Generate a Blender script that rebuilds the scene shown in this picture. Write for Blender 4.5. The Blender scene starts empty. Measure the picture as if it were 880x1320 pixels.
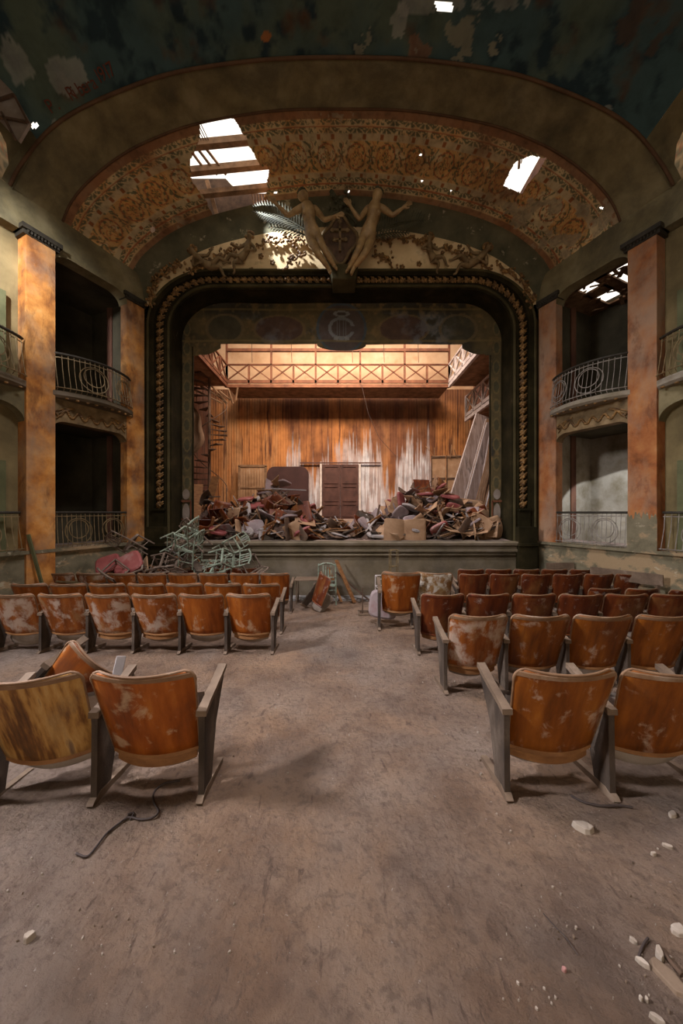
import bpy, math, random
import numpy as np
from mathutils import Vector, Matrix, Euler, noise
R=math.radians; PI=math.pi
random.seed(7); rng=np.random.default_rng(7)
sc=bpy.context.scene; COL=sc.collection
LP=dict(roof=310,glow=18,side=320,rear_fill=60,fly=260,stg=470,sky=330,box=260,lw=50,hole=900)   # lamp powers (W); sky feeds the added back-wall fill
# ---------------------------------------------------------------- camera
EYE=Vector((0,0,1.54)); F=440.0
cam_d=bpy.data.cameras.new('camera'); cam=bpy.data.objects.new('camera',cam_d); COL.objects.link(cam)
cam.location=EYE; cam.rotation_euler=(R(90),0,0)
cam_d.sensor_fit='VERTICAL'; cam_d.sensor_height=36; cam_d.lens=12.0; cam_d.clip_start=.05; cam_d.clip_end=300
sc.camera=cam
# ---------------------------------------------------------------- sky, exposure
sc.view_settings.view_transform='Standard'; sc.view_settings.look='None'
sc.view_settings.gamma=1; sc.view_settings.use_curve_mapping=False
sc.view_settings.exposure=0.0
w=bpy.data.worlds.new('sky'); sc.world=w; w.use_nodes=True
bg=w.node_tree.nodes['Background']; bg.inputs[0].default_value=(1.0,.93,.82,1); bg.inputs[1].default_value=1.6
sc.cycles.use_denoising=True
sc.cycles.max_bounces=8; sc.cycles.diffuse_bounces=5; sc.cycles.glossy_bounces=3; sc.cycles.sample_clamp_indirect=4
def light(name,loc,target,size,size_y,power,col,kind='AREA',spread=180,blend=.2,cone=60):
    d=bpy.data.lights.new(name,kind); o=bpy.data.objects.new(name,d); COL.objects.link(o)
    o.location=loc; v=Vector(target)-Vector(loc); o.rotation_euler=v.to_track_quat('-Z','Y').to_euler()
    d.energy=power; d.color=col
    if kind=='AREA':
        d.shape='RECTANGLE'; d.size=size; d.size_y=size_y; d.spread=R(spread)
    else:
        d.shadow_soft_size=size
        if kind=='SPOT': d.spot_size=R(cone); d.spot_blend=blend
    return o
# daylight through the broken roof above the stalls (out of frame) and the fly loft, plus two added fills
light('roof_daylight',(-.3,3.1,8.8),(-.1,3.4,0),1.7,1.2,LP['roof'],(.93,.92,1.0),spread=125)
light('side_window_daylight',(-6.15,1.3,5.2),(.6,2.6,0),.7,.9,LP['side'],(.90,.92,1.0),spread=100)
light('roof_glow',(0,2.4,8.7),(0,3.0,0),3.4,2.6,LP['glow'],(1.0,.90,.78))
light('warm_rear_fill',(0.6,-3.8,2.6),(0,4,2.2),4.5,3.2,LP['rear_fill'],(1.0,.74,.46))  # added warm fill from behind the camera, no known source
light('fly_loft_daylight',(0,11.6,11.0),(0,12.2,0),8,4.0,LP['fly'],(1.0,.74,.53))
light('stage_roof_daylight',(.6,9.5,10.6),(.3,10.0,0),5.5,1.2,LP['stg'],(.95,.82,.85))
light('back_wall_fill',(0,9.25,8.6),(0,14.5,4.6),6.0,1.0,LP['sky'],(1.0,.80,.60),spread=90)  # fill added behind the valance to brighten the stage back wall
# ---------------------------------------------------------------- helpers
def px(x,y,Y): return Vector(((x-440)/F*Y,Y,1.54-(y-660)/F*Y))
def floor_z(Y): return -.057*Y
class MB:
    def __init__(s): s.v=[]; s.f=[]; s.c=None
    def add(s,vs,fs):
        n=len(s.v); s.v+= [tuple(v) for v in vs]; s.f+=[tuple(i+n for i in f) for f in fs]; return s
    def box(s,c,d,rot=None):
        c=Vector(c); h=Vector(d)*.5
        M=rot if rot is not None else Matrix.Identity(3)
        if isinstance(M,(tuple,list)): M=Euler(M).to_matrix()
        vs=[c+M@Vector((x*h.x,y*h.y,z*h.z)) for x in(-1,1) for y in(-1,1) for z in(-1,1)]
        return s.add(vs,[(0,1,3,2),(4,6,7,5),(0,4,5,1),(2,3,7,6),(0,2,6,4),(1,5,7,3)])
    def bar(s,a,b,w,h=None,up=(0,0,1)):
        a=Vector(a); b=Vector(b); h=h or w; d=b-a; L=d.length
        if L<1e-6: return s
        d=d/L; u=Vector(up)
        if abs(d.dot(u))>.95: u=Vector((0,1,0))
        x=d.cross(u).normalized(); z=x.cross(d)
        M=Matrix((x,d,z)).transposed()
        return s.box((a+b)/2,(w,L,h),M)
    def tube(s,pts,r,n=6,closed=False,cap=True):
        pts=[Vector(p) for p in pts]; N=len(pts); rings=[]
        ref=None
        for i,p in enumerate(pts):
            if closed: t=pts[(i+1)%N]-pts[i-1]
            else: t=pts[min(i+1,N-1)]-pts[max(i-1,0)]
            if t.length<1e-9: t=Vector((0,0,1))
            t.normalize()
            if ref is None:
                ref=Vector((0,0,1)) if abs(t.z)<.9 else Vector((1,0,0))
            x=t.cross(ref)
            if x.length<1e-4: x=t.cross(Vector((1,0.3,0)))
            x.normalize(); y=x.cross(t); ref=y
            rr=r[i] if isinstance(r,(list,tuple)) else r
            rings.append([p+(x*math.cos(2*PI*k/n)+y*math.sin(2*PI*k/n))*rr for k in range(n)])
        vs=[v for q in rings for v in q]; fs=[]
        M=N if closed else N-1
        for i in range(M):
            j=(i+1)%N
            for k in range(n): fs.append((i*n+k,i*n+(k+1)%n,j*n+(k+1)%n,j*n+k))
        if cap and not closed: fs.append(tuple(range(n))[::-1]); fs.append(tuple((N-1)*n+k for k in range(n)))
        return s.add(vs,fs)
    def grid(s,rows):
        m=len(rows[0]); vs=[v for r in rows for v in r]
        fs=[(i*m+j,i*m+j+1,(i+1)*m+j+1,(i+1)*m+j) for i in range(len(rows)-1) for j in range(m-1)]
        return s.add(vs,fs)
    def prism(s,poly,axis,a,b):
        # poly 2D, extruded along axis from a to b
        def mk(p,t):
            return {'x':(t,p[0],p[1]),'y':(p[0],t,p[1]),'z':(p[0],p[1],t)}[axis]
        n=len(poly); vs=[mk(p,a) for p in poly]+[mk(p,b) for p in poly]
        fs=[tuple(range(n))[::-1],tuple(range(n,2*n))]+[(i,(i+1)%n,n+(i+1)%n,n+i) for i in range(n)]
        return s.add(vs,fs)
    def ball(s,c,r,n=8,m=6,rot=None):
        c=Vector(c); r=Vector(r) if not isinstance(r,(int,float)) else Vector((r,r,r))
        M=Euler(rot).to_matrix() if isinstance(rot,(tuple,list)) else (rot or Matrix.Identity(3))
        rows=[]
        for i in range(m+1):
            th=PI*i/m
            rows.append([c+M@Vector((r.x*math.sin(th)*math.cos(2*PI*k/n),r.y*math.sin(th)*math.sin(2*PI*k/n),r.z*math.cos(th))) for k in range(n+1)])
        return s.grid(rows)
    def xf(s,M):
        s.v=[tuple(M@Vector(v)) for v in s.v]; return s
    def mesh(s,name,mat,smooth=False):
        me=bpy.data.meshes.new(name); me.from_pydata(s.v,[],s.f); me.materials.append(mat)
        if smooth: me.polygons.foreach_set('use_smooth',[True]*len(me.polygons))
        me.update(); return me
    def build(s,name,mat,parent=None,smooth=False,bevel=0,kind=None,label=None):
        me=s.mesh(name,mat,smooth)
        if smooth or bevel==0:
            import bmesh
            bm=bmesh.new(); bm.from_mesh(me); bmesh.ops.recalc_face_normals(bm,faces=bm.faces); bm.to_mesh(me); bm.free()
        o=bpy.data.objects.new(name,me); COL.objects.link(o)
        if parent: o.parent=parent
        if bevel:
            b=o.modifiers.new('b','BEVEL'); b.width=bevel; b.segments=2; b.limit_method='ANGLE'
        if kind: o['kind']=kind
        if label: o['label']=label
        return o
def tag(o,label,cat,group=None,kind=None):
    o['label']=label; o['category']=cat
    if group: o['group']=group
    if kind: o['kind']=kind
    return o
def thing(name,label,cat,loc=(0,0,0),rot=(0,0,0),group=None):
    o=bpy.data.objects.new(name,None); COL.objects.link(o); o.empty_display_size=.1
    o.location=loc; o.rotation_euler=rot; return tag(o,label,cat,group)
def dup(root,loc,rot,label,group=None,scale=None):
    r=root.copy(); COL.objects.link(r); r.location=loc; r.rotation_euler=rot; r['label']=label
    if scale: r.scale=scale
    if group: r['group']=group
    for ch in list(root.children):
        c=ch.copy(); COL.objects.link(c); c.parent=r
        for g in ch.children:
            d=g.copy(); COL.objects.link(d); d.parent=c
    return r
def struct(name,mb,mat,parent=None,smooth=False,bevel=0):
    return mb.build(name,mat,parent,smooth,bevel,kind=None if parent else 'structure')
# ---------------------------------------------------------------- materials
def mat(name,base,rough=.8,bump=.3,bscale=30,layers=(),spec=.3,stretch=(1,1,1),scale=3,rnd=False,attr=False,world=False,metal=0,coat=0,bdist=.02):
    """base: list of (pos,colour) ramped by noise; layers: (colour,scale,threshold,softness,stretch,opacity)"""
    m=bpy.data.materials.new(name); m.use_nodes=True; nt=m.node_tree; N=nt.nodes; L=nt.links
    bs=N['Principled BSDF']; bs.inputs['Roughness'].default_value=rough; bs.inputs['Specular IOR Level'].default_value=spec
    bs.inputs['Metallic'].default_value=metal
    if coat: bs.inputs['Coat Weight'].default_value=coat; bs.inputs['Coat Roughness'].default_value=.35
    if world:
        g=N.new('ShaderNodeNewGeometry'); co=g.outputs['Position']
    else:
        t=N.new('ShaderNodeTexCoord'); co=t.outputs['Object']
    if rnd:
        oi=N.new('ShaderNodeObjectInfo'); mu=N.new('ShaderNodeMath'); mu.operation='MULTIPLY'; mu.inputs[1].default_value=47
        L.new(oi.outputs['Random'],mu.inputs[0]); ad=N.new('ShaderNodeVectorMath'); ad.operation='ADD'
        L.new(co,ad.inputs[0]); L.new(mu.outputs[0],ad.inputs[1]); co=ad.outputs[0]
    def nz(scale,st,detail=6,rg=.6,dist=0):
        mp=N.new('ShaderNodeMapping'); mp.inputs['Scale'].default_value=st; L.new(co,mp.inputs[0])
        n=N.new('ShaderNodeTexNoise'); n.inputs['Scale'].default_value=scale; n.inputs['Detail'].default_value=detail
        n.inputs['Roughness'].default_value=rg; n.inputs['Distortion'].default_value=dist; L.new(mp.outputs[0],n.inputs[0]); return n.outputs['Fac']
    r=N.new('ShaderNodeValToRGB'); L.new(nz(scale,stretch),r.inputs[0])
    el=r.color_ramp.elements
    base=list(base) if isinstance(base,list) else [(0.3,base),(0.7,base)]
    el[0].position=base[0][0]; el[0].color=(*base[0][1],1); el[1].position=base[-1][0]; el[1].color=(*base[-1][1],1)
    for p,c in base[1:-1]: e=el.new(p); e.color=(*c,1)
    col=r.outputs[0]
    if attr:
        a=N.new('ShaderNodeAttribute'); a.attribute_name='Col'
        mx=N.new('ShaderNodeMix'); mx.data_type='RGBA'; mx.blend_type='MULTIPLY'; mx.inputs[0].default_value=1
        L.new(a.outputs['Color'],mx.inputs[6]); L.new(col,mx.inputs[7]); col=mx.outputs[2]
    for (c,scl,th,soft,st,op) in layers:
        rr=N.new('ShaderNodeMapRange'); rr.inputs[1].default_value=th-soft; rr.inputs[2].default_value=th+soft; rr.inputs[4].default_value=op
        L.new(nz(scl,st,8,.65,.3),rr.inputs[0])
        mx=N.new('ShaderNodeMix'); mx.data_type='RGBA'; L.new(rr.outputs[0],mx.inputs[0]); L.new(col,mx.inputs[6]); mx.inputs[7].default_value=(*c,1); col=mx.outputs[2]
    L.new(col,bs.inputs['Base Color'])
    if bump:
        b=N.new('ShaderNodeBump'); b.inputs['Strength'].default_value=bump; b.inputs['Distance'].default_value=bdist
        L.new(nz(bscale,(1,1,1),8,.7),b.inputs['Height']); L.new(b.outputs[0],bs.inputs['Normal'])
    return m
M={}
M['olive']=mat('olive_plaster',[(.3,(.095,.073,.034)),(.5,(.175,.136,.064)),(.7,(.25,.20,.105))],.9,.25,25,[((.045,.04,.025),1.1,.56,.1,(1,1,1),.6),((.42,.36,.24),5,.72,.02,(1,1,1),.7)],world=True,scale=1.5)
M['green']=mat('dark_green_paint',[(.3,(.010,.008,.003)),(.55,(.024,.018,.007)),(.75,(.050,.036,.015))],.9,.2,25,spec=.08,layers=[((.16,.13,.08),6,.70,.02,(1,1,.5),.5)],world=True,scale=2)
M['greenlite']=mat('green_moulding_paint',[(.3,(.035,.028,.012)),(.7,(.085,.065,.028))],.8,.15,25,spec=.1,world=True,scale=2)
M['orange']=mat('orange_limewash',[(.32,(.20,.066,.015)),(.46,(.44,.165,.034)),(.58,(.62,.27,.065)),(.72,(.70,.38,.14))],.85,.4,22,[((.26,.18,.12),1.3,.55,.10,(1,1,.7),.75),((.10,.035,.015),2.8,.58,.05,(1,1,.45),.6)],world=True,scale=2.1)
M['orangep']=mat('pinkish_orange_limewash',[(.32,(.14,.045,.014)),(.48,(.33,.11,.032)),(.62,(.43,.17,.055)),(.75,(.50,.26,.11))],.85,.4,22,[((.33,.23,.155),1.2,.52,.09,(1,1,.45),.7),((.12,.045,.02),2.6,.60,.05,(1,1,.5),.6)],world=True,scale=2.0)
M['peel']=mat('peeling_plaster',[(.3,(.10,.085,.05)),(.5,(.17,.14,.085)),(.7,(.22,.18,.11))],.95,.5,18,[((.36,.24,.13),1.6,.53,.03,(1,1,1.6),.85),((.45,.38,.26),3.2,.62,.02,(1,1,1.4),.8)],world=True,scale=3)
M['khaki']=mat('khaki_plaster',[(.3,(.10,.072,.030)),(.5,(.17,.123,.053)),(.7,(.25,.18,.08))],.9,.25,20,[((.10,.07,.03),2,.6,.08,(2,2,.4),.6)],world=True,scale=1.4)
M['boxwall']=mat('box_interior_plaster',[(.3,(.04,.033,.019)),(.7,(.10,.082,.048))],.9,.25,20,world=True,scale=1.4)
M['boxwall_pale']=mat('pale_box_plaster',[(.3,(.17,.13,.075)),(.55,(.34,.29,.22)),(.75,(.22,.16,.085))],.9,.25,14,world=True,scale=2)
M['cream']=mat('cream_plaster',[(.3,(.55,.38,.19)),(.6,(.76,.55,.30)),(.8,(.82,.64,.40))],.85,.2,20,[((.25,.16,.07),3,.62,.06,(1,1,1),.5)],world=True,scale=1.5)
M['flycream']=mat('fly_wall_plaster',[(.3,(.44,.26,.14)),(.6,(.60,.40,.24)),(.8,(.70,.52,.36))],.9,.2,20,[((.45,.22,.10),2.5,.62,.05,(1,1,1),.45)],world=True,scale=1)
M['gold']=mat('tarnished_gilding',[(.35,(.07,.032,.008)),(.55,(.22,.11,.028)),(.7,(.40,.21,.06))],.6,.3,40,spec=.5,scale=9,rnd=True)
M['relief']=mat('ochre_relief_plaster',[(.3,(.09,.055,.022)),(.6,(.24,.155,.07)),(.75,(.34,.235,.12))],.7,.2,40,scale=5,spec=.3)
M['statue']=mat('bronzed_plaster_skin',[(.3,(.18,.10,.036)),(.6,(.40,.25,.105)),(.75,(.54,.36,.17))],.5,.12,30,scale=5,spec=.5)
M['palm']=mat('dark_palm_plaster',[(.3,(.03,.03,.016)),(.7,(.11,.095,.05))],.8,.2,40,scale=5)
M['wood']=mat('varnished_seat_plywood',[(.25,(.09,.020,.002)),(.45,(.225,.052,.004)),(.6,(.31,.082,.009)),(.78,(.40,.14,.022))],.5,.10,45,
   [((.52,.38,.24),7,.61,.05,(1,1,.8),.55),((.10,.03,.012),3,.60,.08,(1,1,.5),.6)],scale=2.2,stretch=(5,2,.55),rnd=True,coat=.06,spec=.25)
M['wooddk']=mat('dark_red_seat_plywood',[(.25,(.040,.008,.002)),(.45,(.095,.018,.004)),(.62,(.15,.034,.006)),(.78,(.23,.07,.015))],.5,.10,45,
   [((.50,.42,.36),7,.64,.05,(1,1,.8),.5),((.25,.12,.035),2.5,.60,.06,(1,1,.4),.5)],scale=2.2,stretch=(5,2,.55),rnd=True,coat=.06,spec=.25)
M['rim']=mat('worn_bent_wood_rim',[(.3,(.12,.058,.026)),(.55,(.20,.11,.058)),(.75,(.33,.24,.175))],.6,.12,50,scale=4,rnd=True)
M['strip']=mat('bare_wood_strip',[(.3,(.15,.06,.02)),(.6,(.26,.115,.04)),(.75,(.34,.19,.09))],.7,.1,50,scale=4,stretch=(1,4,4),rnd=True)
M['woodbr']=mat('brown_varnished_plywood',[(.25,(.065,.017,.001)),(.45,(.165,.043,.003)),(.6,(.24,.070,.006)),(.78,(.34,.13,.020))],.5,.10,45,
   [((.55,.43,.33),8,.62,.06,(1,1,.8),.55),((.07,.022,.01),3,.58,.08,(1,1,.5),.6)],scale=2.2,stretch=(5,2,.55),rnd=True,coat=.06,spec=.25)
M['woodwh']=mat('mildewed_seat_plywood',[(.25,(.09,.022,.003)),(.45,(.21,.055,.008)),(.6,(.28,.082,.014)),(.78,(.38,.14,.03))],.55,.12,45,
   [((.52,.42,.34),5.5,.54,.055,(1,1,.8),.7),((.30,.20,.10),3,.58,.05,(1,1,.6),.5)],scale=2.2,stretch=(5,2,.55),rnd=True,spec=.25)
M['woodstreak']=mat('streaked_ochre_plywood',[(.36,(.05,.022,.008)),(.46,(.15,.06,.015)),(.54,(.34,.17,.045)),(.62,(.42,.24,.08)),(.72,(.16,.09,.05))],.55,.12,45,
   [((.10,.07,.05),2.2,.56,.06,(1,1,.4),.6)],scale=2.4,stretch=(5,2,.45),spec=.25)
M['flat']=mat('faded_mauve_canvas',[(.3,(.17,.11,.085)),(.5,(.27,.19,.155)),(.7,(.38,.30,.27))],.9,.3,30,[((.08,.05,.035),4,.58,.05,(2,1,.3),.7)],scale=3,stretch=(3,1,.4))
M['arm']=mat('dusty_armrest_wood',[(.3,(.085,.052,.032)),(.6,(.17,.112,.072)),(.75,(.28,.205,.15))],.75,.2,60,scale=5,rnd=True)
M['side']=mat('grimy_side_panel_wood',[(.3,(.026,.018,.013)),(.55,(.065,.043,.029)),(.75,(.15,.11,.08))],.8,.35,60,scale=6,stretch=(1,1,.5),rnd=True)
M['seat']=mat('grey_seat_underside',[(.3,(.17,.12,.085)),(.6,(.27,.21,.165)),(.75,(.34,.28,.24))],.85,.2,40,scale=3,rnd=True)
M['iron']=mat('old_wrought_iron',[(.3,(.12,.08,.04)),(.6,(.26,.18,.085)),(.8,(.34,.24,.12))],.5,.2,60,scale=8,metal=.3,world=True)
M['ironlt']=mat('pale_dusty_iron',[(.3,(.12,.095,.07)),(.7,(.34,.29,.24))],.6,.2,60,scale=8,world=True)
M['irondk']=mat('dark_handrail',[(.3,(.018,.014,.009)),(.7,(.05,.040,.026))],.6,.2,60,scale=8,world=True)
M['stage']=mat('stage_front_paint',[(.3,(.075,.058,.034)),(.5,(.13,.098,.058)),(.7,(.18,.135,.085))],.75,.2,20,[((.24,.19,.15),1.2,.58,.12,(1,1,1),.5)],world=True,scale=1.5)
M['boards']=mat('stage_floor_boards',[(.3,(.14,.085,.06)),(.7,(.34,.25,.20))],.85,.3,20,scale=2,stretch=(1,6,1),world=True)
M['brownpaint']=mat('brown_door_paint',[(.3,(.035,.014,.011)),(.7,(.10,.042,.032))],.7,.2,20,scale=3)
M['beam']=mat('reddish_gallery_timber',[(.3,(.085,.028,.012)),(.6,(.17,.06,.026)),(.8,(.26,.11,.05))],.7,.2,30,scale=4,world=True)
M['beamdk']=mat('old_roof_timber',[(.3,(.11,.06,.03)),(.7,(.34,.19,.10))],.8,.3,30,scale=4,world=True)
M['white']=mat('dusty_white_timber',[(.3,(.40,.33,.30)),(.7,(.68,.60,.56))],.8,.2,30,scale=4,world=True)
M['mint']=mat('mint_green_chair_paint',[(.3,(.16,.195,.14)),(.6,(.27,.305,.225)),(.8,(.42,.42,.33))],.7,.15,50,[((.12,.075,.05),7,.55,.04,(1,1,1),.85)],scale=4,rnd=True)
M['redcush']=mat('faded_red_vinyl',[(.3,(.17,.03,.028)),(.55,(.27,.07,.06)),(.7,(.36,.22,.19))],.6,.15,40,scale=3,rnd=True)
M['greycush']=mat('dusty_mauve_vinyl',[(.3,(.17,.12,.115)),(.55,(.28,.21,.20)),(.75,(.22,.08,.07))],.7,.15,40,scale=3,rnd=True)
M['tanply']=mat('tan_dusty_plywood',[(.3,(.22,.115,.055)),(.6,(.36,.21,.115)),(.8,(.48,.35,.24))],.75,.15,40,scale=2.5,stretch=(1,3,1),rnd=True)
M['paledust']=mat('pale_dusty_board',[(.3,(.22,.18,.16)),(.7,(.40,.35,.33))],.85,.2,40,scale=3,rnd=True)
M['darkbit']=mat('dark_broken_timber',[(.3,(.045,.026,.017)),(.7,(.15,.085,.05))],.85,.3,40,scale=5,rnd=True)
M['heap']=mat('dark_heap_of_dust',[(.3,(.04,.024,.018)),(.7,(.17,.10,.07))],.95,.8,30,scale=4,world=True,bdist=.05)
M['straw']=mat('dry_straw_litter',[(.3,(.10,.065,.025)),(.7,(.30,.21,.10))],.95,.9,60,scale=8,world=True,bdist=.05)
M['stone']=mat('broken_plaster_stone',[(.3,(.22,.165,.12)),(.7,(.42,.34,.27))],.9,.4,60,scale=9,rnd=True)
M['brownframe']=mat('weathered_chair_frame',[(.3,(.08,.05,.033)),(.6,(.18,.125,.09)),(.8,(.38,.32,.27))],.8,.2,50,scale=5,rnd=True)
M['darkcord']=mat('dark_cord',(.045,.03,.025),.8,0)
M['shutter']=mat('green_shutter_paint',[(.3,(.075,.075,.03)),(.7,(.14,.135,.06))],.75,.15,30,scale=3,world=True)
M['paint']=mat('painted_plaster',[(.3,(.55,.55,.55)),(.5,(.85,.85,.85)),(.7,(1,1,1))],.9,.2,25,attr=True,world=True,scale=2.2)
M['cloth']=mat('painted_canvas',[(.3,(.6,.6,.6)),(.7,(1,1,1))],.9,.25,60,attr=True,world=True,scale=3)
M['sign']=mat('rust_red_lettering',(.11,.03,.015),.8,0)
def colour(me,cols):
    a=me.color_attributes.new('Col','FLOAT_COLOR','POINT'); c=np.ones((len(me.vertices),4),np.float32); c[:,:3]=cols
    a.data.foreach_set('color',c.ravel())
def vnoise(x,y,seed=0):
    r=np.random.default_rng(seed).random((257,257)); x=np.asarray(x)%256; y=np.asarray(y)%256
    i=x.astype(int); j=y.astype(int); fx=x-i; fy=y-j; fx=fx*fx*(3-2*fx); fy=fy*fy*(3-2*fy)
    a=r[i,j]*(1-fx)+r[i+1,j]*fx; b=r[i,j+1]*(1-fx)+r[i+1,j+1]*fx; return a*(1-fy)+b*fy
def fbm(x,y,s,seed=0,o=5):
    t=0;a=.5;w=0
    for k in range(o): t=t+a*vnoise(x*s+17*k,y*s+31*k,seed+k); w+=a; a*=.55; s*=2.03
    return t/w
def mix(a,b,t):
    t=np.clip(t,0,1)[...,None]; return a*(1-t)+np.asarray(b)*t
def lines(name,mb,mat_,parent=None,**k): return mb.build(name,mat_,parent,**k)
# ================================================================ THE SETTING
def W(sg,s,n,z): return (sg*(4.62+.4138*s-.9104*n), 8-.9104*s-.4138*n, z)
# ---- floor of beaten dust, sloping to the stage
def floor_relief(x,y):
    a=noise.fractal(Vector((x*1.1,y*1.1,0)),1.0,2.0,5)*.022
    b=noise.fractal(Vector((x*9,y*6,3)),.8,2.1,3)*.009
    edge=min(1,max(0,(abs(x)-.9)/.8))
    return a*(.35+.65*edge)+b
xs=np.concatenate([np.linspace(-8,-3,26),np.linspace(-2.9,2.9,170),np.linspace(3,8,26)])
ys=np.concatenate([np.linspace(-4,.5,20),np.linspace(.55,3.2,120),np.linspace(3.25,8.3,90)])
mb=MB(); mb.grid([[(x,y,floor_z(y)+floor_relief(x,y)) for x in xs] for y in ys])
M['dirt']=mat('beaten_dust_floor',[(.28,(.11,.063,.038)),(.45,(.205,.122,.076)),(.6,(.275,.172,.110)),(.75,(.345,.23,.155))],.95,1.0,30,
   [((.30,.25,.215),.55,.52,.10,(1,.7,1),.5),((.10,.06,.042),3.5,.60,.08,(1,1,1),.55),((.36,.21,.12),1.0,.58,.08,(1,1,1),.5),((.13,.085,.06),22,.56,.06,(1,1,1),.55),((.09,.055,.04),9,.64,.03,(2.2,.6,1),.6),((.50,.42,.36),45,.68,.02,(1,1,1),.6)],world=True,scale=1.3,spec=.2,bdist=.06)
fl=mb.build('floor',M['dirt'],smooth=True,kind='structure')
# shallow scuffs and ridges
# ---- side walls, boxes
PAL={-1:'orange',1:'orangep'}
S1,S2,S3=.41,1.80,2.23
def rc(s,a,b,zt,r,r2=None):
    r2=r2 or r*.75
    for d in (s-a,b-s):
        if d<r: return zt-r2+r2*math.sqrt(max(0,1-((r-max(d,0))/r)**2))
    return zt
def spandrel(sg,name,a,b,zt,r,ztop,n0,n1,m,parent=None):
    mb=MB(); ss=sorted(set([a+.0+ (r*(1-math.cos(PI/2*k/8))) for k in range(9)]+[b-(r*(1-math.cos(PI/2*k/8))) for k in range(9)]))
    A=[W(sg,s,n0,ztop) for s in ss]; B=[W(sg,s,n0,rc(s,a,b,zt,r)) for s in ss]; C=[W(sg,s,n1,rc(s,a,b,zt,r)) for s in ss]; D=[W(sg,s,n1,ztop) for s in ss]
    mb.grid([A,B]); mb.grid([B,C]); mb.grid([C,D]); 
    return struct(name,mb,m,parent)
def wbox(mb,sg,s0,s1,n0,n1,z0,z1):
    v=[W(sg,s,n,z) for s in(s0,s1) for n in(n0,n1) for z in(z0,z1)]
    mb.add(v,[(0,1,3,2),(4,6,7,5),(0,4,5,1),(2,3,7,6),(0,2,6,4),(1,5,7,3)])
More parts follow.
